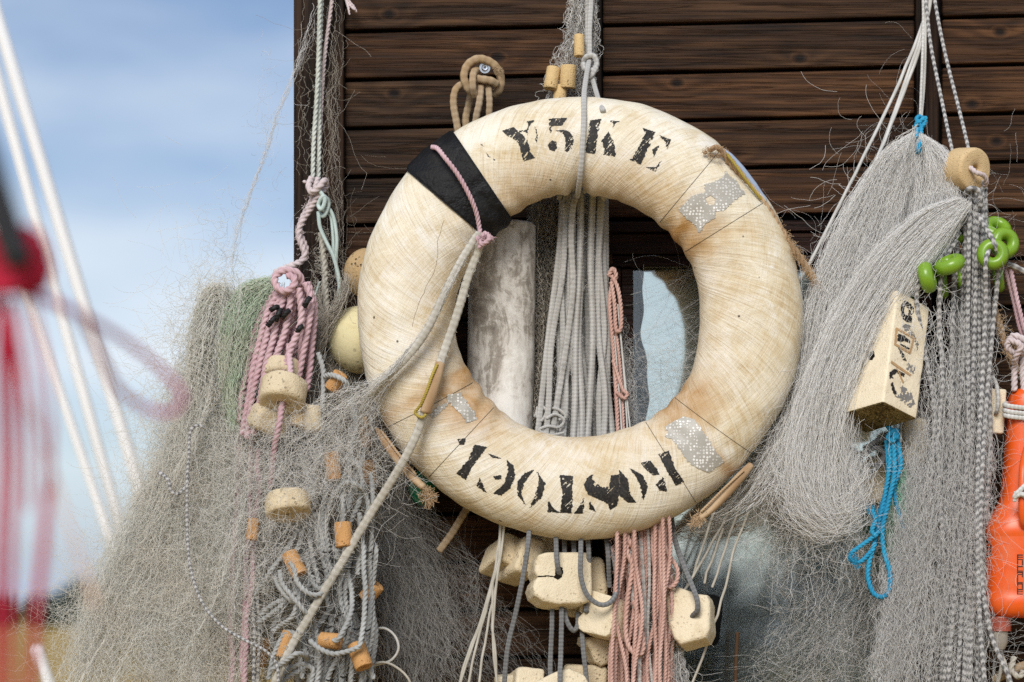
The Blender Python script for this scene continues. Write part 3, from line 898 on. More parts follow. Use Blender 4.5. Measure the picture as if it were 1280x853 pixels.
NP, NTH = 900, 112
R0 = math.radians(131.5)      # the cloth's own seam lies under the black tape
ph = R0 + np.linspace(0, 2 * np.pi, NP, endpoint=False)[:, None] + np.zeros((1, NTH)); th = -math.pi / 2 + np.linspace(0, 2 * np.pi, NTH, endpoint=False)[None, :] + np.zeros((NP, 1))
px, py, yy = ring_pt(ph, th)
Vr = wnp(np.stack([px, py, yy], -1))
# canvas is not smooth: small lumps and creases
nr = np.stack([np.cos(ph) * np.cos(th), -np.sin(th), np.sin(ph) * np.cos(th)], -1)
fl = Vr.reshape(-1, 3)
hn = np.array([mnoise.noise(Vector(p * 11)) * 1.3 + mnoise.noise(Vector(p * 34)) * .55 + max(0, .25 - abs(mnoise.noise(Vector((p[0] * 9 + 3, p[1] * 9, p[2] * 9))))) * 1.5 for p in fl]).reshape(NP, NTH)
Vr = Vr + nr * (hn * .0022)[..., None]
i = np.arange(NP)[:, None]; j = np.arange(NTH)[None, :]
F = np.stack([i * NTH + j, ((i + 1) % NP) * NTH + j, ((i + 1) % NP) * NTH + (j + 1) % NTH, i * NTH + (j + 1) % NTH], -1).reshape(-1, 4)
me = mesh_np('lifebuoy', Vr.reshape(-1, 3), F)
uvl = me.uv_layers.new(name='uv')
U = np.stack([ph * 216 * S * 1.0, th * 62 * S * 1.0], -1).reshape(-1, 2)
fu = U[F].copy()                                       # (m,4,2); close the seams
mi = (F // NTH == 0) & (F.max(1) // NTH == NP - 1)[:, None]; fu[..., 0][mi] += 2 * np.pi * 216 * S
mj = (F % NTH == 0) & ((F % NTH).max(1) == NTH - 1)[:, None]; fu[..., 1][mj] += 2 * np.pi * 62 * S
uvl.data.foreach_set('uv', fu.reshape(-1, 2).astype(np.float32).ravel())
# where damp has stained the cloth (hole's rim near the bands) and where it turns darker (lower outer rim and back)
def near(phc, w): return np.exp(-(((ph - phc + np.pi) % (2 * np.pi) - np.pi) / w) ** 2)
inner = np.clip((-np.cos(th) + .22) / .85, 0, 1)
stain = inner * (near(.64, .17) * 1.1 + near(-.70, .2) * 1.1 + near(3.78, .22) * 1.25 + near(2.0, .2) * .35 + near(1.2, .3) * .3) + .18 * inner + near(-.80, .035) * .8 + near(3.62, .05) * .8
rim_dark = np.clip((-np.sin(ph) * np.cos(th) - .55) / .5, 0, 1) * .45 + np.clip(.12 - np.sin(th), 0, 1) * .5
for nm, v in (('stain', stain), ('rim_dark', rim_dark)):
    a = me.attributes.new(nm, 'FLOAT', 'POINT'); a.data.foreach_set('value', np.clip(v, 0, 1).astype(np.float32).ravel())
ring_bvh = BVHTree.FromPolygons([Vector(v) for v in Vr.reshape(-1, 3)], [tuple(f) for f in F.tolist()])
ring = tag(link('lifebuoy', me, MAT['canvas']), 'big weathered cream canvas lifebuoy stencilled Y5KE and ROSTOC with a black tape band', 'lifebuoy')
CAM = Vector((0, -D, EYE))


def cast(bvh, px, py, off, fallback=0.):
    d = (wpt(px, py, 0) - CAM).normalized()
    h = bvh.ray_cast(CAM, d)
    if h[0] is None: return wpt(px, py, fallback)
    return h[0] + h[1] * off if h[1].dot(d) < 0 else h[0] - h[1] * off


def in_poly(P, X, Y):
    r = np.zeros(X.shape, bool); n = len(P)
    for a in range(n):
        x0, y0 = P[a]; x1, y1 = P[(a + 1) % n]
        c = ((y0 > Y) != (y1 > Y)) & (X < (x1 - x0) * (Y - y0) / ((y1 - y0) or 1e-9) + x0)
        r ^= c
    return r


def decal(name, bvh, polys, mat, parent, off=.0007, step=.7, wear=0.0, holes=(), seed=0, edge=0., weave=None, tones=None):
    """Thin painted film laid on a surface: cells of a fine grid inside the polygons (photograph pixels), flaked where worn."""
    V, Fq, T = [], [], []
    for pi, P in enumerate(polys):
        P = np.array(P, float); lo = P.min(0) - 1; hi = P.max(0) + 1
        nx = int((hi[0] - lo[0]) / step) + 1; ny = int((hi[1] - lo[1]) / step) + 1
        gx = lo[0] + np.arange(nx + 1) * step; gy = lo[1] + np.arange(ny + 1) * step
        X, Y = np.meshgrid(gx[:-1] + step / 2, gy[:-1] + step / 2)
        jx = X + edge * np.array([[mnoise.noise(Vector((x * .35, y * .35, 3.1 + seed))) for x in X[0]] for y in Y[:, 0]]) if edge else X
        m = in_poly(P, jx, Y)
        for H in holes: m &= ~in_poly(np.array(H, float), X, Y)
        if wear:
            w = np.array([[mnoise.noise(Vector((x * .11, y * .11, seed))) * .6 + mnoise.noise(Vector((x * .45, y * .45, seed + 5))) * .55 for x in X[0]] for y in Y[:, 0]])
            if weave:
                ca, sa = math.cos(weave), math.sin(weave)
                w2 = np.array([[mnoise.noise(Vector(((x * ca + y * sa) * .08, (-x * sa + y * ca) * .75, seed + 9))) for x in X[0]] for y in Y[:, 0]])
                w = w * .8 + w2 * .75
            m &= w < wear
        idx = -np.ones((ny + 1, nx + 1), int)
        ys, xs = np.nonzero(m)
        for yq, xq in zip(ys, xs):
            q = []
            for dy_, dx_ in ((0, 0), (0, 1), (1, 1), (1, 0)):
                if idx[yq + dy_, xq + dx_] < 0:
                    idx[yq + dy_, xq + dx_] = len(V); V.append(cast(bvh, gx[xq + dx_], gy[yq + dy_], off)); T.append(tones[pi] if tones else .5)
                q.append(idx[yq + dy_, xq + dx_])
            Fq.append(q)
    if not Fq: return None
    return child(name, mesh_np(name, np.array([tuple(v) for v in V]), np.array(Fq), np.array(T)), mat, parent)


def zz(pts, sc, ox, oy): return [(ox + a / sc, oy + b / sc) for a, b in pts]
top = lambda *p: zz(p, 4.923, 600, 120)
bot = lambda *p: zz(p, 3.048, 540, 500)
letters_top = [
    top((136, 216), (208, 193), (238, 224), (262, 240), (292, 278), (308, 340), (338, 382), (268, 404), (252, 345), (238, 292), (204, 266), (160, 240)),
    top((280, 160), (332, 150), (330, 158), (312, 175), (298, 210), (288, 246), (280, 222), (240, 224), (240, 216), (284, 210), (302, 172)),
    top((336, 186), (342, 188), (356, 250), (350, 292), (340, 268), (348, 240)),
    top((424, 142), (540, 135), (505, 183), (438, 188), (438, 232), (430, 228)),
    top((465, 214), (520, 209), (560, 228), (577, 272), (566, 322), (535, 346), (518, 336), (530, 285), (515, 238), (488, 222)),
    top((422, 292), (445, 274), (470, 284), (474, 318), (460, 342), (430, 332), (418, 310)),
    top((678, 152), (746, 142), (726, 226), (710, 358), (648, 350), (664, 250)),
    top((800, 152), (862, 158), (836, 168), (814, 208), (822, 168), (802, 160)),
    top((792, 218), (828, 300), (836, 376), (760, 362), (768, 330), (744, 280)),
    top((1000, 197), (1078, 224), (1046, 300), (990, 424), (920, 393), (936, 386), (980, 310), (1018, 228)),
    top((1100, 242), (1176, 270), (1150, 332), (1142, 284)), top((1058, 330), (1102, 306), (1072, 378)), top((1020, 440), (1080, 440), (1117, 398), (1080, 467)),
    top((8, 295), (30, 308), (18, 318)), top((36, 344), (62, 380), (48, 372)), top((80, 384), (96, 394), (84, 398))]
letters_bot = [
    bot((162, 170), (210, 180), (152, 256), (128, 306), (92, 280), (140, 226)),
    bot((283, 228), (310, 250), (318, 290), (300, 335), (265, 365), (233, 356), (275, 318), (291, 268)), bot((214, 204), (268, 224), (232, 222)), bot((182, 296), (208, 356), (168, 326)), bot((232, 292), (262, 286), (266, 302), (240, 304)),
    bot((356, 278), (388, 266), (350, 320), (340, 356), (357, 402), (326, 362), (323, 312)), bot((398, 272), (432, 318), (420, 370), (372, 412), (400, 342), (408, 300)),
    bot((486, 286), (538, 290), (532, 432), (488, 430), (497, 360)), bot((444, 382), (462, 412), (488, 430), (440, 427)), bot((580, 372), (575, 432), (542, 434)),
    bot((612, 283), (610, 302), (628, 318), (648, 334), (676, 330), (682, 288), (712, 284), (716, 346), (705, 402), (678, 420), (670, 396), (640, 382), (594, 360), (578, 330), (588, 300)),
    bot((600, 385), (626, 426), (597, 416)),
    bot((712, 266), (746, 302), (756, 360), (778, 392), (748, 392), (700, 352), (716, 330)),
    bot((752, 260), (800, 284), (823, 330), (804, 384), (794, 330), (776, 292)),
    bot((863, 208), (902, 193), (926, 260), (960, 312), (930, 327), (894, 270)),
    bot((794, 240), (832, 232), (856, 260), (866, 285), (842, 288), (818, 270)), bot((853, 322), (880, 294), (892, 330), (896, 350), (868, 345)),
    bot((97, 150), (128, 146), (124, 170), (104, 172))]
# a part of the ring: paint on the cloth
decal('lettering', ring_bvh, letters_top, MAT['ink'], ring, .0006, .62, wear=.30, seed=2, edge=1.5, weave=-.9)
decal('lettering', ring_bvh, letters_bot, MAT['ink'], ring, .0006, .62, wear=.46, seed=7, edge=1.6, weave=-.75)
up = lambda *p: zz(p, 4.264, 820, 160)
decal('reflective_patch', ring_bvh, [up((120, 435), (200, 360), (262, 345), (258, 302), (300, 293), (352, 265), (372, 228), (395, 265), (428, 280), (448, 320), (476, 350), (420, 386), (362, 440), (320, 446), (310, 482), (262, 512), (235, 560), (200, 510), (160, 482))],
      MAT['patch'], ring, .0011, .8, holes=[up((262, 375), (290, 360), (318, 380), (310, 412), (275, 408))], edge=3.0, seed=3)
decal('reflective_patch', ring_bvh, [bot((885, 105), (920, 84), (960, 64), (1000, 75), (1040, 130), (1070, 180), (1112, 235), (1055, 278), (1010, 260), (975, 237), (940, 182), (915, 152), (888, 140), (900, 122))],
      MAT['patch'], ring, .0011, .8, edge=3.0, seed=4)
decal('reflective_patch', ring_bvh, [[(538, 518), (548, 508), (562, 502), (556, 510), (546, 520), (540, 524)], [(558, 494), (575, 491), (581, 500), (592, 514), (596, 525), (583, 529), (577, 518), (566, 508), (560, 502)]],
      MAT['patch'], ring, .0011, .8, edge=3.0, seed=5)


def band(name, p0, p1, mat, off, n=60, t0=-.35, t1=math.pi + .35, skew=0., rough=1.):
    """A sleeve sewn round the tube between two angles of the ring."""
    P, Q = np.meshgrid(np.linspace(0, 1, n), np.linspace(t0, t1, 70), indexing='ij')
    edge_in = (P < .5)
    phv = p0 + (p1 - p0) * P + skew * np.cos(Q)
    lift = off * np.clip(np.minimum(P, 1 - P) * 22, 0.35, 1)
    x, y, d = ring_pt(phv, Q, 2.4)
    V = wnp(np.stack([x, y, d], -1))
    nrm = np.stack([np.cos(phv) * np.cos(Q), -np.sin(Q), np.sin(phv) * np.cos(Q)], -1)
    h = np.array([(mnoise.noise(Vector(p * 22)) * .0006 + (1 - 2 * abs(mnoise.noise(Vector(p * 38)))) * .0005 + mnoise.noise(Vector((p * 60))) * .0003) * rough for p in V.reshape(-1, 3)]).reshape(P.shape)
    V = V + nrm * (lift * S + h)[..., None]
    i, j = np.meshgrid(np.arange(n - 1), np.arange(69), indexing='ij'); b = (i * 70 + j).ravel()
    me = mesh_np(name, V.reshape(-1, 3), np.stack([b, b + 1, b + 71, b + 70], -1)); 
    return child(name, me, mat, ring)


R_ = math.radians
band('tape_band', R_(124), R_(139.5), MAT['tape'], 2.2, rough=2.6)


def seam(name, pts, mat, r=.55, off=.0006, parent=None, kind='plain'):
    Q = catmull(np.array(pts, float), step=1.2)
    if name == 'crack': Q = Q + np.stack([smooth_noise(len(Q), .5, 5), smooth_noise(len(Q), .5, 5)], -1)
    Pw = np.array([tuple(cast(ring_bvh, a, b, off)) for a, b in Q])
    rope_obj(name, rope_geo(Pw, r * S, kind, 3, 6), mat, parent=parent or ring)


def radial(deg, k0=-.97, k1=.97, sk=0.):
    out = []
    for k in np.linspace(k0, k1, 12):
        a = R_(deg + sk * k)
        out.append((RC[0] + math.cos(a) * (RA + RR * k), RC[1] - math.sin(a) * (RB + RR * k)))
    return out


for dg, sk in ((50, 0), (32, 0), (-39.5, 1.), (-58, 0), (211, -1), (227, 0)):
    seam('sewn_seam', radial(dg, sk=sk), MAT['thread'], .34, .0002)
seam('sewn_seam', radial(126.0), MAT['cream_thread'], .35, .0024)
# long crack on the left and scratches
seam('crack', [(555, 275), (548, 300), (544, 335), (530, 365), (520, 390), (515, 410)], plain_mat('dull_crease', (.20, .14, .085), .9), .3, -.00012)
# ------------------------------------------------------------------ solid floats
def frame_of(axis, up=(0, 0, 1)):
    a = Vector(axis).normalized(); u = Vector(up)
    if abs(a.dot(u)) > .95: u = Vector((1, 0, 0))
    x = u.cross(a).normalized(); y = a.cross(x)
    return Matrix((x, y, a)).transposed()


def lathe_mesh(name, prof, loc, axis, n=40, lump=0., lsc=40, seed=0., closed=True):
    """prof: closed loop of (radius px, height px) about the axis."""
    M = frame_of(axis); prof = np.array(prof, float) * S; m = len(prof)
    a = np.linspace(0, 2 * np.pi, n, endpoint=False)
    L = np.stack([prof[None, :, 0] * np.cos(a)[:, None], prof[None, :, 0] * np.sin(a)[:, None], np.repeat(prof[None, :, 1], n, 0)], -1)
    V = L.reshape(-1, 3) @ np.array(M).T + np.array(loc)
    if lump:
        V = np.array([p + (Vector(p) - Vector(loc)).normalized() * (mnoise.noise(Vector(p) * lsc + Vector((seed, 0, 0))) * lump * S + mnoise.noise(Vector(p) * lsc * 3.1) * lump * .4 * S) for p in V])
    mm = m if closed else m - 1
    i = np.arange(n)[:, None]; j = np.arange(mm)[None, :]
    F = np.stack([i * m + j, ((i + 1) % n) * m + j, ((i + 1) % n) * m + (j + 1) % m, i * m + (j + 1) % m], -1).reshape(-1, 4)
    me = mesh_np(name, V, F[:, ::-1]); me.set_sharp_from_angle(angle=R_(50))
    return me


def tube_prof(R, H, hole, b):
    """Cylinder of radius R, height H with a bore; edges rounded by b."""
    h = H / 2; out = []
    for t in np.linspace(0, math.pi / 2, 5): out.append((R - b + b * math.cos(t), h - b + b * math.sin(t)))
    out += [(R * .6, h), (hole + b * .5, h), (hole, h - b * .5), (hole, 0), (hole, -h + b * .5), (hole + b * .5, -h), (R * .6, -h)]
    for t in np.linspace(-math.pi / 2, 0, 5): out.append((R - b + b * math.cos(t), -h + b + b * math.sin(t)))
    for q in (.33, 0, -.33): out.append((R, -h * q * -1 * -1)) if False else None
    return [o for o in out if o]


def cyl_float(name, px, py, y, R, H, ax, mat, label, cat='float', group=None, hole=None, lump=.6, b=None, seed=None):
    """ax: axis as (right, up, away) in the picture's directions."""
    me = lathe_mesh(name, tube_prof(R, H, hole or R * .22, b or R * .13), wpt(px, py, y), (ax[0], ax[2], ax[1]), 36, lump, 45, px * .37)
    return tag(link(name, me, mat), label, cat, group)


def slab(name, outline, y, depth, bev, mat, label, cat='float', group=None, lump=1.5, tilt=(0, 0), holes=None, sub=True):
    """Block with the given outline (pixels) as its front, depth metres; bevelled; tilt = (y per px right, y per px down)."""
    P = np.array(outline, float); c = P.mean(0)
    bm = bmesh.new()
    def yy(p): return y + (p[0] - c[0]) * tilt[0] + (p[1] - c[1]) * tilt[1]
    fr = [bm.verts.new(wpt(p[0], p[1], yy(p))) for p in P]
    f = bm.faces.new(fr)
    nrm = Vector((-tilt[0] / S, 1, tilt[1] / S)).normalized() * depth
    r = bmesh.ops.extrude_face_region(bm, geom=[f])
    for v in r['geom']:
        if isinstance(v, bmesh.types.BMVert): v.co += nrm
    bmesh.ops.recalc_face_normals(bm, faces=bm.faces)
    caps = [e for e in bm.edges if len(e.link_faces) == 2 and any(len(q.verts) > 4 for q in e.link_faces)] if len(P) > 4 else bm.edges[:]
    bmesh.ops.bevel(bm, geom=caps, offset=bev * S, segments=4, profile=.5, affect='EDGES', clamp_overlap=True)
    bmesh.ops.triangulate(bm, faces=bm.faces)
    for _ in range(3):
        ed = [e for e in bm.edges if e.calc_length() > 5 * S]
        if not ed: break
        bmesh.ops.subdivide_edges(bm, edges=ed, cuts=1)
        bmesh.ops.triangulate(bm, faces=bm.faces)
    bm.normal_update()
    for v in bm.verts:
        k = mnoise.noise(v.co * 26 + Vector((c[0], 0, 0))) * lump * S + mnoise.noise(v.co * 90) * lump * .35 * S
        v.co += v.normal * k
    me = bm_mesh(name, bm, 40)
    return tag(link(name, me, mat), label, cat, group)


def rrect(cx, cy, w, h, r, rot=0., n=4):
    out = []
    for sx_, sy_, a0 in ((1, -1, -90), (1, 1, 0), (-1, 1, 90), (-1, -1, 180)):
        for t in np.linspace(a0, a0 + 90, n):
            out.append((sx_ * (w / 2 - r) + r * math.cos(R_(t)), sy_ * (h / 2 - r) + r * math.sin(R_(t))))
    c, s = math.cos(R_(rot)), math.sin(R_(rot))
    return [(cx + a * c - b * s, cy + a * s + b * c) for a, b in out]


# ---- big white cylinder behind the ring's opening
me = lathe_mesh('cylinder', [(0, -6), (35, -4), (41, 3), (42.5, 12), (42.8, 60), (43.2, 130), (43.2, 200), (43, 260), (42.5, 330), (38, 334), (0, 336)], wpt(624.5, 605, .116), (.012, -.02, 1), 72, 1.1, 18, 3., False)
# axis points up: profile heights are measured from the hidden lower end
tag(link('cylinder_float', me, MAT['birch']), 'flaking white cylinder float standing upright in the lifebuoy opening', 'float')

# ---- balls behind the left of the ring
def ball(name, px, py, y, r, mat, label, lump=.6, sq=1.0):
    bm = bmesh.new(); bmesh.ops.create_uvsphere(bm, u_segments=48, v_segments=32, radius=r * S)
    c = wpt(px, py, y)
    for v in bm.verts:
        v.co = Vector((v.co.x, v.co.y, v.co.z * sq)); v.co *= 1 + lump * .01 * mnoise.noise(v.co * 40) + lump * .006 * mnoise.noise(v.co * 130)
        v.co += c
    me = bm_mesh(name, bm, 80)
    return tag(link(name, me, mat), label, 'float')
ball('ball_float', 448, 425, .085, 39, MAT['ball'], 'smooth yellowish ball float tucked behind the left of the lifebuoy', .5, 1.10)
ball('ball_float', 458, 342, .10, 29, MAT['ball_cork'], 'rough brown cork ball above the smooth yellowish ball float', 2.5, 1.1)
ball('green_float', 528, 610, .12, 18, MAT['green_plastic'], 'dark green plastic float peeping from under the lower left of the lifebuoy', .2, 1.3)

# ---- pale discs and blocks on the pink rope
GP = 'pale foam floats on the pink rope'
cyl_float('disc_float', 354, 491, -.062, 29, 34, (.10, .86, .42), MAT['foam_old'], 'round cream disc float threaded on the pink rope, topmost of its cluster', group=GP, hole=5, b=6, lump=1.4)
cyl_float('disc_float', 352, 464, -.02, 24, 22, (.05, .85, .4), MAT['foam_old'], 'tan disc float peeping out above the round cream disc among pink strands', group=GP, hole=4, b=5, lump=1.4)
slab('block_float', rrect(341, 529, 44, 32, 8, 22), -.055, .045, 7, MAT['foam_old'], 'tilted cream float just below left of the round cream disc', group=GP, tilt=(.0006, .0004))
cyl_float('cylinder_block', 391, 524, -.045, 11.5, 32, (-.05, .98, .12), MAT['foam_old'], 'small upright cream cylinder float right of the round cream disc', group=GP, hole=3, b=3)
cyl_float('cylinder_block', 376, 519, -.035, 12, 30, (.3, .93, .12), MAT['cork_pale'], 'yellowish float leaning behind the small upright cream cylinder', group=GP, hole=3, b=3)
cyl_float('disc_float', 360, 632, -.052, 29, 27, (-.12, .93, .34), MAT['foam_old'], 'wide flat cream disc float caught under grey netting, alone below the pink rope', group=GP, hole=4, b=5, lump=1.4)

# ---- orange corks of the grey tangle
GC = 'orange corks on the grey tangled lines'
corks = [  # px, py, y, R, H, axis, label
    (420, 477, -.03, 9.5, 24, (.55, .80, -.3), 'orange cork below the yellowish ball float, crossed by a grey line'),
    (416, 583, -.035, 9.8, 35, (-.12, .98, .1), 'faded upright orange cork half hidden behind grey netting left of the old rope'),
    (461, 590, .07, 8.5, 28, (-.15, .97, .1), 'dark orange cork hanging nearest below the frayed lower left edge of the lifebuoy'),
    (457, 547, .07, 6.5, 24, (-.1, .97, .1), 'small thin orange cork showing in the netting at the lower left rim of the lifebuoy'),
    (429.5, 669, -.045, 10.8, 31, (-.07, .98, .16), 'clear orange cork threaded upright on a grey line left of the old rope'),
    (368, 705, -.045, 10.5, 32, (-.45, .85, .2), 'orange cork leaning left in the grey loops below the flat cream disc'),
    (464, 740, .0, 10.5, 25, (.62, .72, -.28), 'orange cork tilted to the right at the edge of the dark netting'),
    (413, 801, -.04, 10, 27, (.93, -.10, -.36), 'orange cork lying sideways with its bored end showing'),
    (450, 820, -.04, 11.5, 33, (-.35, .88, .3), 'orange cork low in the tangle beside the thin white loop'),
    (316, 662, -.035, 7.5, 27, (.1, .98, .1), 'small orange cork dimmed by netting left of the flat cream disc'),
    (357, 806, -.02, 8.5, 34, (.25, .95, .1), 'dark orange cork half buried in grey loops left of the old rope'),
    (327, 815, .06, 9, 36, (.2, .95, .1), 'brownish cork deep in the netting at the bottom left of the tangle')]
for a in corks:
    o = cyl_float('cork', a[0], a[1], a[2], a[3], a[4], a[5], MAT['cork'], a[6], 'cork', GC, hole=a[3] * .26, b=1.4, lump=.7)
GT = 'pale corks on the net above the lifebuoy'
for a in ((724, 57, .07, 6.6, 28, (.0, 1, .05), 'highest pale cork on the net above the lifebuoy, beside the grey knot'),
          (710, 96, .085, 10.3, 29, (.05, .99, -.1), 'largest pale cork on the net, just above the top rim of the lifebuoy'),
          (690, 98, .085, 9.0, 29, (.16, .98, .1), 'pale cork at the outer edge of the net, left of the largest pale cork'),
          (700, 119, .09, 8.5, 24, (.1, .98, .1), 'pale cork half sunk behind the top rim of the lifebuoy')):
    cyl_float('cork', *a[:6], MAT['cork_pale'], a[6], 'cork', GT, hole=2.6, b=1.3, lump=.6)

# ---- cream foam blocks below the ring
GF = 'cream foam blocks hung below the lifebuoy'
def fb(outl, y, dep, bev, mat, lab, **k): return slab('foam_block', outl, y, dep, bev, MAT[mat], lab, 'foam float', GF, **k)
big = fb([(670, 700), (674, 693), (684, 690), (730, 689), (738, 691), (741, 698), (741, 742), (738, 751), (728, 755), (700, 756), (680, 752), (669, 744), (666, 734), (669, 726), (673, 721), (669, 714)],
   -.02, .050, 4.5, 'foam', 'biggest cream foam block with a slit and hole facing out, below the lifebuoy', tilt=(.0004, -.0003))
big_bvh = BVHTree.FromPolygons([big.matrix_basis @ v.co for v in big.data.vertices], [tuple(p.vertices) for p in big.data.polygons])
bpy.context.view_layer.update()
big_bvh = BVHTree.FromPolygons([big.location + v.co for v in big.data.vertices], [tuple(p.vertices) for p in big.data.polygons])
decal('bore', big_bvh, [[(694, 712), (698, 708), (703, 710), (704, 716), (702, 722), (697, 725), (692, 722), (694, 718)], [(672, 720.2), (684, 719.4), (694, 720.5), (694, 721.6), (684, 721), (672, 722)]], MAT['hole'], big, .0005, .5, edge=.8)  # no recess here: shade of bore and slit is laid on as colour
fb(rrect(640, 686, 30, 36, 5, 20), .035, .07, 5, 'foam_old', 'leftmost weathered foam block tucked under the bottom rim of the lifebuoy', tilt=(.0008, -.0006))
fb(rrect(664, 694, 30, 46, 6, 17), .02, .07, 6, 'foam_old', 'weathered foam block between the leftmost block and the biggest slit block', tilt=(.0008, -.0005))
fb(rrect(688, 682, 22, 30, 5, 8), .06, .05, 5, 'foam_old', 'weathered foam block mostly hidden behind the biggest slit block and the rim', tilt=(.0008, 0))
fb(rrect(746, 724, 24, 56, 10, -6), .045, .05, 7, 'foam_old', 'tan foam block standing behind the right edge of the biggest slit block')
fb([(727, 742), (736, 738), (744, 739), (768, 746), (769, 752), (762, 792), (757, 796), (728, 790), (721, 785), (722, 772), (731, 764), (734, 762), (734, 757), (729, 757), (726, 766), (723, 764)],
   .0, .05, 5, 'foam', 'cubelike cream foam block touching the salmon ropes, below right of the biggest slit block', tilt=(-.0009, -.0004))
fb(rrect(719, 762, 20, 20, 6), .05, .05, 5, 'foam_old', 'small foam block showing between the biggest slit block and the cubelike one')
fb([(732, 797), (764, 796), (766, 822), (760, 830), (752, 834), (744, 828), (738, 812), (731, 806)], .03, .05, 5, 'foam_old', 'wedge shaped tan foam block hanging under the cubelike block', tilt=(.0004, 0))
fb(rrect(634, 866, 30, 44, 5, -4), .03, .06, 5, 'foam', 'foam block furthest to the left in the lowest row cut by the frame')
fb(rrect(663, 858, 36, 48, 5, 5), .015, .06, 5, 'foam', 'upright foam block second in the lowest row cut by the frame', tilt=(.0005, -.0004))
fb([(668, 853), (700, 836), (712, 834), (734, 844), (738, 856), (736, 890), (672, 890)], -.02, .06, 5, 'foam', 'foam block leaning forward in the middle of the lowest row, a rope before it', tilt=(.0004, -.0006))
fb(rrect(731, 862, 54, 60, 6, 3), .04, .06, 5, 'foam_old', 'tan foam block behind at the right end of the lowest row')
fb([(830, 742), (836, 736), (848, 734), (870, 741), (884, 742), (887, 750), (887, 786), (882, 797), (850, 806), (842, 798), (835, 780)], .0, .055, 5, 'foam', 'lone square foam block right of the salmon ropes, a grey line in its bore', tilt=(-.0004, -.0004), lump=1.6)
slab('dark_float', rrect(880, 775, 44, 64, 10, 6), .075, .05, 8, MAT['dark'], 'black float in the shadow behind the lone square foam block', 'float')
fb(rrect(833, 722, 22, 26, 6), .07, .04, 5, 'foam_old', 'foam block mostly hidden behind the salmon ropes above the lone square block')

# ---- right side: wooden disc on two cords
cyl_float('wooden_disc', 1208, 212, .005, 27, 34, (.56, -.14, -.81), MAT['wood_disc'], 'pale round wooden disc float hanging on two speckled cords', 'float', None, hole=5.5, b=4.5, lump=.7)

# ---- lime green ring floats
GL = 'lime green ring floats on the speckled rope'
def lime(px, py, y, ax, lab, R=11.6, r=8.0):
    prof = [(R + r * math.cos(t) * (1.05 if math.cos(t) > 0 else .9), r * 1.15 * math.sin(t)) for t in np.linspace(0, 2 * np.pi, 18, endpoint=False)]
    me = lathe_mesh('ring_float', prof, wpt(px, py, y), (ax[0], ax[2], ax[1]), 36, .3, 40)
    return tag(link('ring_float', me, MAT['lime']), lab, 'ring float', GL)
lime(1241, 318, -.035, (-.1, .05, -1), 'lime ring float facing out, nearest of the right hand cluster')
lime(1255, 304, .0, (.25, .12, -1), 'lime ring float just behind and right of the nearest one')
lime(1245, 287, .03, (.1, .5, -.6), 'topmost lime ring float above the facing one')
lime(1229, 290, .045, (-.5, .3, -.6), 'lime ring float half hidden behind speckled strands beside the topmost one', 10, 6)
lime(1159, 347, -.035, (.93, .22, -.30), 'lime ring float seen edge on, lowest beside the lettered foam block')
lime(1187, 331, -.035, (-.38, .88, -.30), 'lime ring float lying flat across the speckled strands')
lime(1172, 318, .02, (.7, .5, -.3), 'lime ring float peeping from under the silver net', 10, 6)
lime(1193, 292, .03, (.6, .6, -.3), 'small bit of a lime ring float high behind the silver net', 10, 6)
lime(1178, 358, .03, (.95, .1, -.2), 'lime ring float in the shade below the flat lying one', 10, 6)
lime(1248, 350, .03, (.95, .1, -.2), 'lime ring float in the shade below the facing one', 10, 6)
lime(1203, 352, .045, (.9, .1, -.3), 'lime ring float deep among the middle speckled strands', 9, 5)
cyl_float('orange_float', 1191, 313, .035, 8, 22, (.4, .9, 0), plain_mat('orange_foam', (.78, .28, .02), .5), 'small bright orange float behind the lime rings', 'float', hole=2, b=3)

# ---- lettered foam block
e1 = Vector((.16, .30, .94)).normalized()
eA = Vector((-.611, .778, -.144)); eA = (eA - e1 * eA.dot(e1)).normalized(); eB = e1.cross(eA).normalized()
if eB.x < 0: eB = -eB
cor = wpt(1104, 503, -.105)
bm = bmesh.new(); bmesh.ops.create_cube(bm, size=1)
for v in bm.verts:
    v.co = cor + e1 * (v.co.z + .5) * 152 * S + eA * (v.co.x + .5) * 86 * S + eB * (v.co.y + .5) * 60 * S
bmesh.ops.recalc_face_normals(bm, faces=bm.faces)
bmesh.ops.bevel(bm, geom=bm.edges[:], offset=2.6 * S, segments=3, profile=.5, affect='EDGES')
bmesh.ops.triangulate(bm, faces=bm.faces)
for _ in range(5):
    ed = [e for e in bm.edges if e.calc_length() > 4 * S]
    if not ed: break
    bmesh.ops.subdivide_edges(bm, edges=ed, cuts=1); bmesh.ops.triangulate(bm, faces=bm.faces)
bm.normal_update()
for v in bm.verts:
    v.co += v.normal * (mnoise.noise(v.co * 30) * 1.0 + mnoise.noise(v.co * 110) * .35) * S
bm.normal_update()
for f in bm.faces:
    f.material_index = 1 if (f.calc_center_median() - cor).dot(e1) < 3.2 * S and abs(f.normal.dot(e1)) > .6 else 0
lb_bvh = BVHTree.FromBMesh(bm)
lblock = tag(link('lettered_block', bm_mesh('lettered_block', bm, 45), [MAT['foam_pale'], MAT['algae']]), 'long cream foam block with black hand lettering and a mossy lower end', 'foam float')
q = lambda *p: zz(p, 4.264, 1050, 360)
def decals(name, bvh, polys, *a, **k):
    for p in polys: decal(name, bvh, [p], *a, **k)
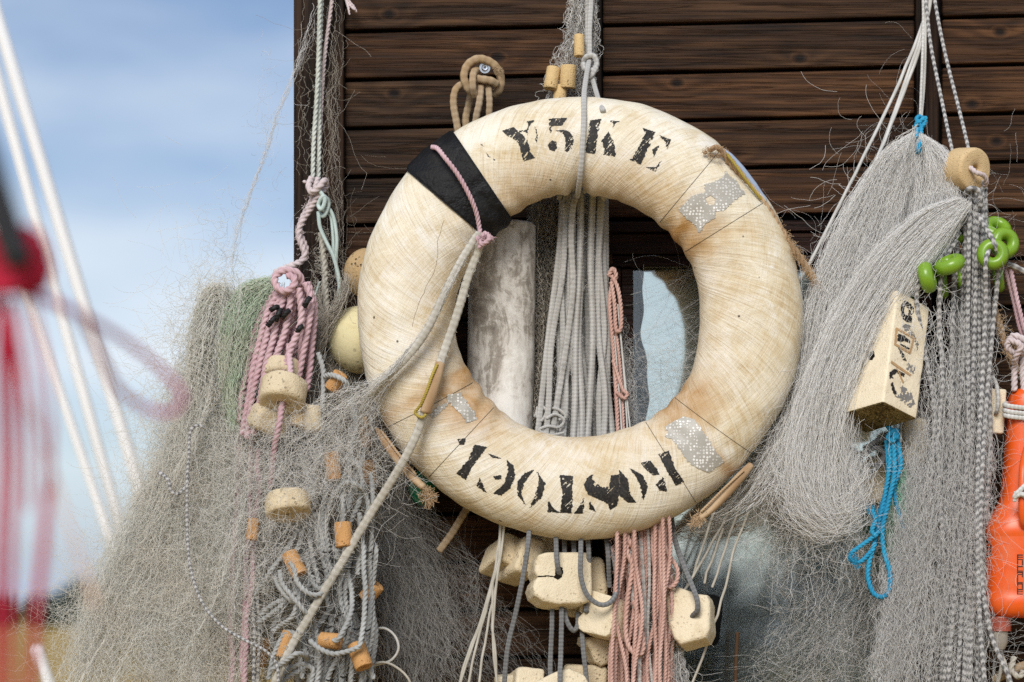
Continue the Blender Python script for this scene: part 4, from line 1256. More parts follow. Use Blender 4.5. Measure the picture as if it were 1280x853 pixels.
decals('letter', lb_bvh, [q((325, 90), (345, 66), (375, 84), (398, 118), (385, 150), (380, 186), (352, 182), (330, 160), (322, 120)), q((308, 244), (340, 256), (376, 284), (372, 296), (340, 282), (322, 290), (306, 282)), q((318, 296), (370, 322), (366, 330), (320, 306)),
                          q((308, 318), (330, 336), (346, 362), (352, 392), (334, 384), (322, 350)), q((262, 450), (290, 432), (345, 458), (340, 476), (300, 452), (278, 470), (284, 520), (300, 566), (288, 570), (268, 520))],
      MAT['ink'], lblock, .0007, .55, wear=.28, holes=[q((344, 96), (366, 112), (362, 148), (346, 146), (338, 124))], seed=21, edge=1.5)
decal('lettering', lb_bvh, [q((296, 210), (392, 262), (390, 272), (306, 226)), q((388, 262), (396, 266), (376, 352), (366, 346)), q((294, 214), (306, 220), (298, 300), (288, 296)), q((288, 292), (376, 344), (372, 354), (286, 304)),
                          q((272, 388), (378, 462), (372, 472), (268, 400)), q((296, 424), (304, 430), (340, 505), (332, 508))], plain_mat('ochre_lettering', (.52, .33, .16), .7), lblock, .0011, .55, seed=22)
decals('smear', lb_bvh, [q((330, 190), (372, 196), (420, 300), (410, 340), (396, 262), (340, 226)), q((350, 395), (400, 420), (392, 462), (340, 425)), q((290, 575), (330, 520), (380, 560), (400, 620), (370, 640), (320, 600))], plain_mat('grey_smear', (.22, .21, .20), .8), lblock, .0005, .55, wear=.05, seed=23, edge=2)
decal('bore', lb_bvh, [q((150, 366), (160, 346), (176, 334), (186, 346), (186, 366), (174, 384), (156, 386))], MAT['hole'], lblock, .0006, .5, edge=1.)  # the bore's shade is only dark colour on the flat face

# ---- other floats at the right
slab('foam_piece', rrect(1146, 552, 30, 60, 9, 3), .03, .05, 7, MAT['foam_pale'], 'rounded pale foam float dimmed by netting below the lettered block', 'foam float')
slab('foam_piece', rrect(1092, 600, 34, 58, 10, 4), .06, .05, 8, MAT['foam_old'], 'tan foam float in shade behind the blue rope under the lettered block', 'foam float', tilt=(-.0008, 0))
slab('tag_float', rrect(1246, 514, 22, 56, 3, 4), .02, .02, 2.5, MAT['foam_pale'], 'flat cream tag float tied beside the neck of the orange canister', 'float', lump=.4)
me = lathe_mesh('green_glass', [(0, -70), (14, -66), (22, -45), (25, -10), (24, 30), (20, 60), (12, 72), (0, 74)], wpt(1128, 650, .075), (-.06, 0, 1), 32, .6, 20, 0, False)
tag(link('green_float', me, MAT['green_float']), 'long pale green float dimmed by netting behind the blue rope', 'float')

# ---- orange canister hanging upside down
can = thing('orange_canister', wpt(1288, 790, -.01), 'orange plastic canister hung upside down at the right edge', 'canister')
def rr_loft(name, rings, mat, parent, n=48, p=3.2):
    """rings: (px centre, py, half width px, half depth px)."""
    V = []
    a = np.linspace(0, 2 * np.pi, n, endpoint=False)
    for cx, cy, rx_, ry_ in rings:
        c, s = np.cos(a), np.sin(a); k = (np.abs(c) ** p + np.abs(s) ** p) ** (-1 / p)
        o = np.array(wpt(cx, cy, .02))
        V.append(np.stack([o[0] + rx_ * S * c * k, o[1] + ry_ * S * s * k, np.full(n, o[2])], -1))
    V = np.concatenate(V); m = len(rings)
    i, j = np.meshgrid(np.arange(m - 1), np.arange(n), indexing='ij')
    F = np.stack([i * n + j, i * n + (j + 1) % n, (i + 1) * n + (j + 1) % n, (i + 1) * n + j], -1).reshape(-1, 4)
    me = mesh_np(name, V, F); me.set_sharp_from_angle(angle=R_(60))
    bv = BVHTree.FromPolygons([Vector(v) for v in V], [tuple(f) for f in F.tolist()])
    return child(name, me, mat, parent), bv
cx = 1287
rings = [(cx + 3, 486, 2, 2), (cx + 3, 487, 20, 17), (cx + 3, 489, 23, 20), (cx + 3, 493, 26, 23)] + [(cx + 2 - t * 4, 493 + t * 127, 26.5 + t * 7, 24 + t * 4) for t in np.linspace(.02, 1, 12)] + \
    [(cx - 2, 628, 36, 29), (cx - 1, 637, 42, 32), (cx, 646, 49, 36), (cx, 654, 54, 39), (cx, 661, 57, 40.5), (cx, 668, 57.6, 41), (cx, 671, 56.6, 40)] + [(cx, 672 + t * 74, 56.4 + .6 * t, 40) for t in np.linspace(0, 1, 9)] + \
    [(cx, 748, 57.8, 41), (cx, 758, 57, 40), (cx, 764, 54.5, 38), (cx, 769, 50, 34), (cx, 772, 42, 28), (cx, 773, 2, 2)]
body, can_bvh = rr_loft('body', rings, MAT['orange'], can)
hd = rope_obj('handle', rp([(1284, 560, -.012), (1279, 585, -.042), (1278, 620, -.05), (1279, 650, -.045), (1284, 664, -.02)], 5, -.03, 'plain', 3, 14), MAT['orange'], parent=can)
me = lathe_mesh('cap', [(0, 12)] + [(13.6 + .5 * (k % 2), 11 - 18 * k / 13) for k in range(14)] + [(0, -8)], wpt(1250, 782, .005), (0, 0, 1), 40, 0, closed=False); child('cap', me, MAT['cap'], can)
me = lathe_mesh('neck', [(11, 6), (11, -8), (9, -14), (7, -18), (0, -19)], wpt(1249, 794, .005), (0, 0, 1), 32, 0, closed=False); child('neck', me, MAT['clear'], can)
# pictogram and the column of raised print
ln = []
def stroke(pts, w=1.1):
    P = np.array(pts, float); out = []
    for a, b_ in zip(P[:-1], P[1:]):
        d = b_ - a; d /= np.linalg.norm(d) + 1e-9; nn = np.array([-d[1], d[0]]) * w / 2
        out.append([tuple(a - nn - d * w / 2), tuple(b_ - nn + d * w / 2), tuple(b_ + nn + d * w / 2), tuple(a + nn - d * w / 2)])
    return out
pg = stroke([(1231, 678), (1235, 676), (1239, 682), (1239, 694), (1231, 696)], 1.2) + stroke([(1231, 684), (1238, 684)], .9) + stroke([(1232, 690), (1238, 689)], .9) + stroke([(1235, 678), (1235, 694)], .8)
decal('print', can_bvh, pg, MAT['ink'], can, .0006, .45)
tx = []
for r_ in range(7):
    yv = 694 + r_ * 7.2
    tx += stroke([(1272, yv), (1272, yv + 5.6)], 1.2) + (stroke([(1272, yv), (1278, yv)], 1.1) if r_ % 3 != 1 else []) + (stroke([(1278, yv), (1278, yv + 5.6)], 1.2) if r_ % 2 else stroke([(1272, yv + 5.6), (1278, yv + 5.6)], .9)) + (stroke([(1272, yv + 2.8), (1278, yv + 2.8)], 1.0) if r_ % 3 == 0 else [])
decal('print', can_bvh, tx, MAT['ink'], can, .0006, .45)

# screw that holds the tan knot
scr = thing('screw', wpt(606, 85, .10), 'shiny zinc screw with washer through the tan rope knot', 'screw')
me = lathe_mesh('washer', [(2.6, .8), (7.0, .8), (7.4, .2), (7.0, -.6), (2.6, -.6)], wpt(606, 85, .088), (.12, -1, -.05), 32, 0); child('washer', me, MAT['screw'], scr)
me = lathe_mesh('head', [(1.3, .8), (1.6, 2.0), (3.4, 2.2), (4.3, 1.2), (4.4, -.2), (1.2, -.4)], wpt(606, 85, .086), (.12, -1, -.05), 24, 0); child('head', me, MAT['screw'], scr)
me = lathe_mesh('shank', [(0, 0), (3, 0), (3, -70), (0, -70)], wpt(606, 85, .089), (.02, -1, 0), 12, 0, closed=False); child('shank', me, MAT['screw'], scr)
# ------------------------------------------------------------------ ropes and cords
# corner of the hut, top left
rope_obj('hanging_rope', [rp([(402, -60), (400, 0), (397, 100), (392, 180), (391, 226)], 3.0, .115, 'twist', 3.4), rp([(404, -60), (402, 0), (399, 90), (399, 170), (398, 228)], 3.0, .125, 'twist', 3.4), fuzz([(400, 0), (391, 226)], 3, .115, 40, 6)],
         MAT['palegreen'], 'pale greenish white double rope hanging down the hut corner board', 'rope')
rope_obj('hanging_rope', [rp([(421, -60), (415, 0), (407, 60), (403, 110), (399, 200)], 2.6, .135, 'twist', 3.4)], MAT['pink_pale'], 'thin pale pink rope hanging beside the pale greenish rope on the corner board', 'rope')
rope_obj('rope_end', [rp([(428, -30, .14), (432, -4, .135), (437, 6, .13), (444, 13, .125)], 2.2, .13, 'twist', taper=[1, 1, 1, .7]), rp([(430, -10, .14), (435, 8, .13), (437, 19, .125)], 2.0, .13, 'twist', taper=[1, 1, .6]), rp([(431, -20), (436, 0), (442, 8), (446, 16)], 1.6, .13, 'twist')], MAT['pink_pale'],
         'frayed pink rope end sticking out at the top of the corner board', 'rope')
rope_obj('knotted_rope', [
    rp([(390, 222, .10), (386, 232, .085), (390, 240, .075), (399, 234, .07), (406, 226, .08), (407, 234, .09), (400, 243, .08), (394, 252, .085), (386, 264), (377, 278), (373, 293), (377, 306), (381, 318), (376, 327), (362, 333), (350, 338), (342, 342)], 4.4, .09, 'twist', 2.6),
    rp([(398, 222, .10), (392, 240, .09), (388, 254, .095), (379, 270), (374, 287), (380, 303), (383, 314), (378, 324)], 3.8, .10, 'twist', 2.6), rp([(383, 228), (378, 227)], 2.2, .09, 'twist'), fuzz([(390, 240), (374, 290), (380, 325)], 4, .09, 60, 6)],
    MAT['pink_pale'], 'pale pink knotted rope leading from the corner post down to the pink coil', 'rope')
rope_obj('mint_twine', [rp([(399, 238), (406, 250, .07), (402, 262, .07), (398, 256, .075), (404, 246, .07), (411, 254, .08), (405, 270, .08), (398, 266, .09)], 2.8, .075, 'plain', 3, 10),
                       rp([(404, 258), (412, 262), (418, 276), (421, 300), (420, 330), (424, 356)], 2.4, .085, 'plain', 3, 10), rp([(402, 262), (413, 270), (416, 292), (417, 318)], 2.2, .09, 'plain', 3, 10),
                       rp([(398, 266), (400, 284), (408, 303), (417, 322), (424, 352), (422, 385)], 2.5, .08, 'plain', 3, 10), rp([(397, 264), (402, 290), (412, 312)], 2.0, .088, 'plain', 3, 10), rp([(400, 352), (393, 372), (388, 392)], 1.4, .08, 'plain')],
         MAT['mint'], 'mint green knotted cords dangling below the pale pink knot', 'cord')
rope_obj('hanging_rope', [rp([(401, 290), (405, 330), (407, 370), (408, 420)], 4.0, .10, 'twist', 2.8), fuzz([(401, 290), (408, 420)], 4, .10, 120, 12)], MAT['oldrope'], 'fuzzy grey rope behind the mint cords', 'rope')

# pink coil
coil = [rp([(374, 372, .0), (377, 356, -.02), (372, 342, -.035), (357, 338, -.04), (344, 346, -.042), (346, 359, -.046), (357, 364, -.05), (367, 357, -.05), (367, 347, -.046), (358, 344, -.04)], 4.9, -.04, 'twist', 2.6)]
P1 = [(348, 362, 332, 400, 314, 470, 303, 545, -.025), (353, 364, 338, 405, 322, 465, 309, 548, -.03), (358, 366, 345, 410, 330, 470, 316, 545, -.035), (364, 366, 356, 410, 344, 455, 326, 510, -.038), (343, 364, 325, 400, 308, 470, 298, 530, -.01),
      (369, 362, 364, 400, 357, 430, 360, 474, -.02), (373, 360, 376, 400, 362, 440, 336, 505, -.045), (381, 352, 389, 380, 382, 430, 368, 490, -.03), (385, 352, 392, 390, 390, 430, 384, 490, -.01), (378, 360, 379, 400, 375, 450, 371, 500, -.005), (377, 356, 386, 395, 386, 440, 380, 500, .0),
      (366, 364, 366, 400, 362, 450, 352, 480, .0), (356, 362, 350, 402, 337, 460, 320, 530, -.005), (372, 360, 371, 410, 367, 450, 366, 480, .01), (346, 372, 333, 420, 318, 480, 309, 540, .0), (361, 364, 350, 408, 338, 462, 322, 520, -.02)]
for p in P1: coil.append(rp([(p[0], p[1]), (p[2], p[3]), (p[4], p[5]), (p[6], p[7])], 4.5, p[8], 'twist', 2.6, wob=1.0))
coil.append(rp([(361, 430, -.03), (363, 470, -.075), (359, 482, -.06), (353, 505, -.075), (349, 530, -.085), (343, 560, -.07), (338, 610, -.03)], 4.0, .0, 'twist', 2.6))
coil.append(fuzz([(340, 400), (320, 480)], 10, .01, 80, 8)); coil.append(fuzz([(375, 380), (370, 460)], 10, .01, 60, 8))
for p in ((303, 520, 296, 620, 290, 740, 292, 880, .02), (314, 540, 312, 640, 306, 740, 305, 880, .012), (322, 560, 318, 650, 312, 760, 304, 880, .005), (330, 560, 322, 650, 316, 720, 312, 800, .05)):
    coil.append(rp([(p[0], p[1]), (p[2], p[3]), (p[4], p[5]), (p[6], p[7])], 3.9, p[8], 'twist', 2.6, wob=1.5))
pink = rope_obj('pink_rope_coil', coil, MAT['pink'], 'thick dusty pink rope gathered in a hank at the left, topped by a curled loop', 'rope')
for a in ((338, 388, 348, 384), (334, 408, 346, 396), (352, 398, 362, 388), (352, 386, 344, 402), (388, 372, 380, 384), (371, 415, 378, 408)):
    rope_obj('tar_stain', rp([(a[0], a[1], -.045), ((a[0] + a[2]) / 2, (a[1] + a[3]) / 2 - 1, -.052), (a[2], a[3], -.045)], 3.6, -.05, 'twist', 1.6), MAT['black_tie'], parent=pink)

# grey tangle under the corks
tangle = [fuzz([(400, 560), (400, 850)], 30, -.02, 260, 9, rr=.2), fuzz([(440, 580), (440, 850)], 20, -.02, 200, 9, rr=.2), hank((372, 470, 690), (368, 462, 900), 20, .015, .035, 3.5, 'twist', 2.8, 10, 9, .8)]
loops = [
    [(398, 440, .04), (404, 470, .03), (404, 500), (398, 540), (402, 570)], [(405, 470, .02), (415, 468, .0), (428, 474, -.01), (436, 484, .0), (440, 500, .03)],
    [(430, 480, .06), (444, 520), (438, 560), (430, 600), (428, 650, -.005), (429, 669, -.005), (431, 690, -.005), (424, 740), (440, 790)], [(455, 560, .06), (440, 620), (432, 640), (436, 618)],
    [(410, 690), (408, 650), (418, 618, .01), (432, 604, -.005), (446, 606, -.005), (456, 618), (460, 636), (452, 660)], [(404, 700), (404, 640), (412, 600), (430, 575), (446, 580), (452, 610), (440, 650), (420, 700)],
    [(350, 712, .0), (352, 730, -.01), (368, 748, -.015), (382, 765, -.01), (392, 780), (398, 820), (394, 880)], [(360, 702, -.01), (368, 712, -.015), (374, 730, -.02), (386, 742, -.02), (402, 742, -.01), (414, 722), (410, 700, .02), (402, 670), (398, 640)],
    [(352, 700), (344, 720), (352, 738, -.005), (366, 752, -.005), (380, 740), (392, 720)], [(384, 690), (388, 720), (398, 736), (408, 726), (404, 700), (398, 675), (392, 640)],
    [(464, 592, .06), (466, 640), (462, 700), (464, 740, .03), (462, 770), (458, 810), (466, 850)], [(448, 640), (453, 700, .0), (456, 760, -.01), (452, 800, -.02), (446, 810, -.02), (420, 818, -.025), (402, 812, -.02), (388, 800, -.01)],
    [(430, 700), (437, 730), (440, 760, -.005), (434, 782, -.02), (424, 799, -.025), (416, 801, -.02)], [(446, 720), (452, 690), (456, 660), (466, 640)],
    [(340, 790, .03), (352, 782), (366, 770, .0), (372, 750, .0), (376, 730)], [(322, 780, .03), (350, 760), (366, 744), (378, 742)], [(318, 745, .03), (340, 712, .01), (362, 680), (378, 650), (390, 628, .03)], [(324, 770, .03), (345, 754, .02), (372, 748)],
    [(350, 850), (352, 826), (366, 806), (374, 790, -.01), (372, 816), (380, 850)], [(340, 838, -.01), (352, 830, -.015), (372, 818, -.02), (384, 824), (380, 836), (366, 842), (352, 852)], [(352, 860), (356, 842), (378, 830), (392, 838), (386, 860)],
    [(440, 500), (444, 540), (436, 590), (446, 620)], [(372, 560), (384, 600), (380, 660), (370, 690)], [(396, 560), (392, 610), (388, 680), (400, 730)], [(384, 820), (376, 800), (360, 790), (344, 812), (336, 850)]]
for L in loops: tangle.append(rp([(q[0], q[1], (q[2] if len(q) > 2 else .02) - .045) for q in L], 3.4, .0, 'twist', 2.8, wob=.8))
tg = rope_obj('rope_tangle', tangle, MAT['grey_twist'], 'big tangle of blue grey twisted line strung with orange corks', 'rope')
for a in ((402, 712), (436, 710), (440, 765), (447, 757), (425, 768), (410, 784), (434, 784), (462, 690), (458, 788), (412, 850), (430, 846), (446, 786), (408, 690), (452, 735)):
    rope_obj('tie', rp([(a[0] - 4.5, a[1], -.035), (a[0], a[1] + 1, -.05), (a[0] + 4.5, a[1] - 1, -.035)], 1.1, 0, 'plain', 3, 6), MAT['black_tie'], parent=tg)
rope_obj('thin_twine', rp([(466, 786, .05), (482, 786, .04), (494, 796, .04), (498, 812, .04), (488, 826, .045), (468, 832, .05), (456, 838, .05)], 1.7, .04, 'plain', 3, 8), MAT['white_cord'], 'thin white line curling in a loop against the dark netting', 'cord')
rope_obj('thin_twine', rp([(455, 835, .05), (478, 828, .04), (498, 836, .04), (512, 852, .04), (518, 880, .05)], 1.6, .04, 'plain', 3, 8), MAT['oldrope'], 'dull thin line arching below the white loop against the dark netting', 'cord')
rope_obj('speckled_twine', rp([(256, 535, -.055), (247, 532, -.055), (238, 540, -.055), (236, 570, -.055), (234, 600, -.055), (234, 660, -.060), (238, 710, -.065), (252, 752, -.070), (276, 782, -.075), (305, 800, -.075), (332, 814, -.075), (346, 832, -.075), (348, 860, -.075)], 2.0, -.02, 'speckle', 1.5, 12), MAT['speckle'],
         'thin speckled cord swinging in a long curve over the left net', 'cord')
rope_obj('cord_stub', rp([(198, 590, -.04), (210, 600, -.05), (214, 614, -.05), (222, 618, -.05), (231, 610, -.05), (236, 594, -.045)], 2.0, 0, 'speckle', 1.5, 12, taper=[1.5, 1, 1, 1]), MAT['speckle'], 'short dark cord end hooking out of the left edge of the net', 'cord')
rope_obj('speckled_twine', [rp([(318, 690, .01), (316, 740), (318, 800), (316, 880)], 2.4, .01, 'speckle', 1.5), rp([(322, 740, .01), (324, 800), (320, 880)], 2.2, .015, 'speckle', 1.5), rp([(340, 838, -.02), (356, 826), (372, 820), (376, 830), (362, 838)], 2.8, -.022, 'speckle', 1.5)], MAT['speckle'],
         'speckled cord hanging down among the pink ends at the bottom left', 'cord')

# the old rope over the black tape and down across the ring
rope_obj('pink_twine', [rp([(540, 184, -.035), (547, 186, -.062), (556, 197, -.078), (572, 218, -.084), (586, 243, -.080), (595, 265, -.070), (599, 284, -.062), (601, 296, -.066)], 3.1, -.07, 'twist', 2.6),
                       rp([(596, 296, -.07), (603, 305, -.085), (612, 298, -.085), (606, 292, -.075), (600, 303, -.08)], 3.2, -.07, 'twist', 2.4), rp([(608, 300), (617, 297)], 2.6, -.082, 'twist', taper=[1, 1.2, 1.4]), rp([(602, 306), (598, 311)], 2.6, -.082, 'twist'), fuzz([(600, 302), (616, 297)], 3, -.08, 70, 7)],
         MAT['pink'], 'thin pink cord across the black tape, knotted to the old pale rope', 'cord')
op = [(599, 290, -.068), (590, 304, -.066), (572, 336, -.072), (556, 368, -.080), (540, 402, -.084), (524, 428, -.084), (505, 450, -.080), (486, 470, -.070), (466, 492, -.045), (450, 520, .0)]
op2 = [(601, 302, -.068), (596, 318, -.058), (584, 350, -.058), (572, 390, -.060), (560, 425, -.066), (550, 455, -.074), (536, 500, -.082), (522, 540, -.080), (508, 570, -.074), (490, 600, -.062), (468, 636, -.050), (440, 682, -.05), (412, 728, -.05), (386, 770, -.05), (362, 812, -.05), (342, 858, -.05), (336, 885, -.05)]
rope_obj('old_rope', [rp(op, 5.2, -.07, 'braid', 1.5, 14, wob=.6), rp(op2, 5.6, -.06, 'braid', 1.5, 14, wob=.6), fuzz(op, 5, -.075, 160, 6), fuzz(op2, 5.4, -.06, 260, 6)], MAT['oldrope'], 'weathered pale rope falling across the left of the lifebuoy to the bottom of the tangle', 'rope')
rope_obj('rope_sleeve', [rp([(551, 452, -.082), (546, 470, -.086), (538, 494, -.089), (531, 518, -.088)], 7.2, -.085, 'plain', 3, 16, taper=[.8, 1, 1.05, .9])], MAT['frayed'], 'torn canvas sleeve wrapped round the old pale rope', 'sleeve')
rope_obj('yellow_twine', rp([(547, 455, -.092), (540, 470, -.097), (533, 490, -.098), (526, 506, -.094), (519, 516, -.09), (527, 522, -.094), (533, 518, -.096)], 2.0, -.09, 'twist', 2.4), MAT['gold'], 'thin yellow cord along the torn sleeve of the old rope', 'cord')

# frayed grab line stubs at the ring's rim
rope_obj('grab_line', [rp([(884, 189, -.052), (896, 184, -.05), (905, 192, -.046), (918, 208, -.04), (938, 234, -.03), (956, 257, -.025), (970, 280, -.02), (986, 302, -.015), (1004, 330, .0), (1022, 356, .02), (1034, 380, .05)], 5.2, 0, 'twist', 2.8, 14, wob=.8, taper=[.6, 1, .9, .9, 1, 1, 1, 1]),
                       rp([(884, 189, -.055), (879, 193, -.054)], 3, -.05, 'twist', taper=[1, .5]), fuzz([(884, 190), (905, 190)], 5, -.055, 70, 8), fuzz([(960, 262), (1020, 352)], 5, -.02, 140, 7)], MAT['frayed'], 'frayed straw coloured rope at the upper right rim of the lifebuoy', 'rope')
rope_obj('rim_sleeve', [rp([(890, 184, -.030), (905, 190, -.028), (925, 210, -.024), (945, 236, -.018), (958, 252, -.014)], 4.6, -.02, 'plain', 3, 16, taper=[.5, 1, 1, 1, .5])], MAT['blue_cloth'], 'strip of pale blue tape on the upper right rim of the lifebuoy', 'tape')
rope_obj('yellow_twine', rp([(908, 192, -.056), (918, 205, -.056), (930, 222, -.050), (942, 238, -.044), (952, 250, -.038)], 2.0, -.05, 'twist', 2.2), MAT['gold'], 'thin yellow cord along the blue taped rim at the upper right', 'cord')
rope_obj('grab_line', [rp([(941, 580, -.01), (924, 598, -.025), (906, 618, -.035), (886, 638, -.04), (873, 648, -.045)], 6.2, 0, 'plain', 3, 14, wob=.8, taper=[.7, 1, 1.05, .9, .6]), rp([(930, 588, -.03), (908, 608, -.045), (886, 630, -.05), (876, 640, -.05)], 1.6, -.04, 'twist'), fuzz([(877, 644), (866, 654)], 2, -.045, 120, 12, rr=.4)],
         MAT['frayed'], 'frayed canvas tube end sticking out at the lower right rim of the lifebuoy', 'rope')
rope_obj('grab_line', [rp([(471, 536, -.01), (480, 550, -.025), (497, 575, -.035), (514, 596, -.04), (530, 612, -.045)], 5.6, 0, 'plain', 3, 14, wob=.8, taper=[.5, 1, 1, 1, .8]), rp([(476, 538, -.03), (500, 570, -.045), (520, 594, -.05)], 1.8, -.04, 'twist'), fuzz([(530, 612), (538, 626)], 3, -.045, 110, 14, rr=.4)],
         MAT['frayed'], 'frayed canvas tube end at the lower left rim of the lifebuoy', 'rope')
rope_obj('frayed_tuft', [rp([(456, 520), (458, 545), (454, 570)], 4.5, .03, 'twist', 3, taper=[.6, 1.2, .4]), fuzz([(456, 530), (455, 570)], 4, .03, 60, 9)], MAT['frayed'], 'small straw coloured tuft caught in netting left of the lower rim', 'rope')

# tan knot on the screw
rope_obj('tan_knot', [
    rp([(576, 190, .10), (572, 160, .10), (567, 130, .10), (570, 112, .10), (580, 106, .105), (588, 112, .12), (586, 130, .125), (582, 150, .125), (584, 175, .12)], 5.0, .10, 'braid', 1.6, 16),
    rp([(594, 118, .10), (586, 112, .085), (580, 97, .08), (584, 82, .08), (596, 74, .08), (609, 76, .085), (620, 84, .09), (626, 98, .095), (624, 112, .10), (616, 119, .11)], 5.4, .085, 'braid', 1.6, 16),
    rp([(594, 121, .085), (591, 108, .07), (592, 92, .075), (598, 86, .10)], 4.8, .075, 'braid', 1.6, 16), rp([(590, 97, .10), (600, 99, .08), (613, 101, .08), (622, 106, .09)], 5.2, .085, 'braid', 1.6, 16),
    rp([(601, 102, .10), (601, 112, .085), (599, 130, .08), (595, 150, .085), (594, 185, .10)], 4.6, .085, 'braid', 1.6, 16), rp([(610, 102, .10), (611, 114, .088), (612, 130, .085), (611, 150, .09), (610, 185, .10)], 4.5, .09, 'braid', 1.6, 16),
    rp([(618, 86, .09), (625, 90, .09)], 4, .085, 'braid', taper=[1, .8]), fuzz([(620, 86), (626, 92)], 3, .085, 40, 6)], MAT['tan'], 'tan braided rope knotted on a zinc screw above the lifebuoy', 'rope')

# lashing over the top of the ring, and the grey hank in its opening
rope_obj('lashing', [rp([(741, -60, .11), (739, 0, .10), (737, 40, .085), (737, 72, .07), (735, 84, .05), (731, 110, .0), (730, 124, -.035), (730, 145, -.057), (729, 170, -.070), (727, 200, -.066), (725, 222, -.050), (723, 238, -.02), (722, 245, .02)], 3.6, 0, 'braid', 1.5, 14),
                     rp([(733, -60, .12), (734, 0, .11), (735, 60, .09), (737, 76, .07)], 3.4, 0, 'braid', 1.5, 14),
                     rp([(728, 84, .075), (732, 72, .062), (742, 70, .06), (746, 80, .06), (741, 88, .055), (731, 86, .055), (729, 78, .06)], 3.6, 0, 'braid', 1.5, 14), rp([(732, 92, .06), (738, 96, .05), (746, 84, .055)], 3.4, 0, 'braid', 1.5, 14),
                     rp([(738, 90, .06), (742, 104, .05), (746, 118, .02), (750, 131, -.02), (754, 139, -.05)], 3.4, 0, 'braid', 1.5, 14, taper=[1, 1, 1, 1, 1.1])], MAT['grey_braid'], 'grey braided cord knotted above the lifebuoy and lashed over its top', 'cord')
rope_obj('rope_hank', [fuzz([(712, 250), (700, 540)], 12, .07, 110, 8, rr=.17), fuzz([(738, 250), (740, 540)], 12, .07, 110, 8, rr=.17), hank((704, 757, 238), (682, 770, 590), 23, .115, .030, 4.3, 'braid', 1.15, 12, 4, .9), hank((702, 728, 250), (664, 730, 600), 7, .085, .006, 4.2, 'braid', 1.15, 12, 3, .3),
                       rp([(699, 250, .09), (702, 240, .08), (712, 236, .075), (726, 238, .07)], 4, .08, 'braid', 1.5), rp([(756, 250, .09), (752, 242, .08), (742, 238, .075), (728, 238, .07)], 4, .08, 'braid', 1.5), rp([(722, 240, .07), (716, 262, .065), (714, 300, .068), (716, 360, .072), (708, 430, .075), (694, 520, .08), (684, 580, .09)], 4.3, .07, 'braid', 1.5)],
         MAT['grey_braid'], 'thick hank of grey braided rope hanging through the lifebuoy opening', 'rope')
rope_obj('curled_twine', [rp([(668, 522, .09), (675, 508, .085), (683, 514, .08), (677, 526, .08), (671, 520, .085), (672, 508, .09)], 2.0, .08, 'braid', 1.5, 10), rp([(682, 524), (694, 518), (705, 525), (699, 534), (685, 533), (674, 538), (688, 544), (706, 541)], 2.0, .072, 'braid', 1.5, 10), rp([(690, 510), (700, 513), (707, 521), (698, 525)], 1.9, .074, 'braid', 1.5, 10)], MAT['grey_braid'], 'thin pale cord curled up beside the foot of the grey hank', 'cord')
rope_obj('salmon_rope', [rp([(762, 338, .09), (766, 346), (762, 380), (766, 430), (770, 490), (773, 560), (774, 600)], 2.8, .085, 'twist', 2.6), rp([(764, 344), (772, 360), (776, 385), (776, 410), (770, 412), (768, 380), (764, 352)], 2.8, .08, 'twist', 2.6),
                         rp([(766, 450), (778, 486), (784, 492), (780, 498), (770, 490)], 2.6, .08, 'twist', 2.6), rp([(760, 346, .08), (766, 336, .078), (770, 346, .08), (764, 352, .085)], 3, .08, 'twist', 2.4), rp([(768, 400), (776, 470), (780, 560), (780, 600)], 2.4, .09, 'twist', 2.6)],
         MAT['salmon'], 'thin salmon twisted rope at the right edge of the grey hank', 'rope')
rope_obj('white_line', [rp([(772, 380), (780, 470), (788, 600)], 1.2, .085, 'plain', 3, 6), rp([(776, 420), (786, 520), (796, 600)], 1.1, .085, 'plain', 3, 6), rp([(768, 420), (776, 520), (779, 600)], 1.2, .085, 'plain', 3, 6)], MAT['white_cord'], 'bunch of thin white lines beside the salmon rope in the opening', 'cord')

# below the ring
def brd(p, r=3.3, y=.0): return rp(p, r, y, 'braid', 1.5, 12)
rope_obj('block_line', [brd([(662, 640, .03), (661, 672, -.03), (655, 715, -.035), (645, 765, -.03), (634, 815, -.02), (628, 890, -.01)]), brd([(694, 650, .03), (695, 672, -.015), (696, 700, -.03), (699, 716, -.02), (703, 724, .01), (706, 740, .02)]),
                        brd([(690, 740, .02), (690, 780), (688, 830, .0), (688, 890)]), brd([(701, 740, .02), (702, 770, -.01), (701, 820, -.02), (700, 845, -.03), (700, 890, -.03)]), brd([(704, 752, .02), (708, 775), (716, 788), (722, 782, .01), (722, 765, .02)]),
                        brd([(727, 640, .03), (726, 690, -.03), (726, 720, -.035), (734, 744, -.04), (750, 756, -.04), (764, 752, -.035), (771, 735, -.02), (768, 700, .0), (758, 672, .02), (752, 650, .03)]), brd([(732, 655, .03), (736, 690), (735, 730, .03)]),
                        brd([(756, 660, .04), (760, 690), (762, 735, .02)]), brd([(727, 780, .03), (729, 810), (733, 850), (734, 880)]), brd([(705, 650, .05), (706, 700)]), brd([(716, 650, .05), (718, 700)]), brd([(732, 752, .01), (733, 766, -.005)])],
         MAT['dark_braid'], 'dark grey braided line stringing the cream foam blocks below the lifebuoy', 'cord')
rope_obj('block_line', [brd([(838, 640, .06), (845, 680, .02), (858, 715, .0), (870, 745, -.02), (872, 762, -.02), (866, 770, -.005), (862, 774, .01)], 3.5)], MAT['dark_braid'], 'grey braided line running into the bore of the lone square foam block', 'cord')
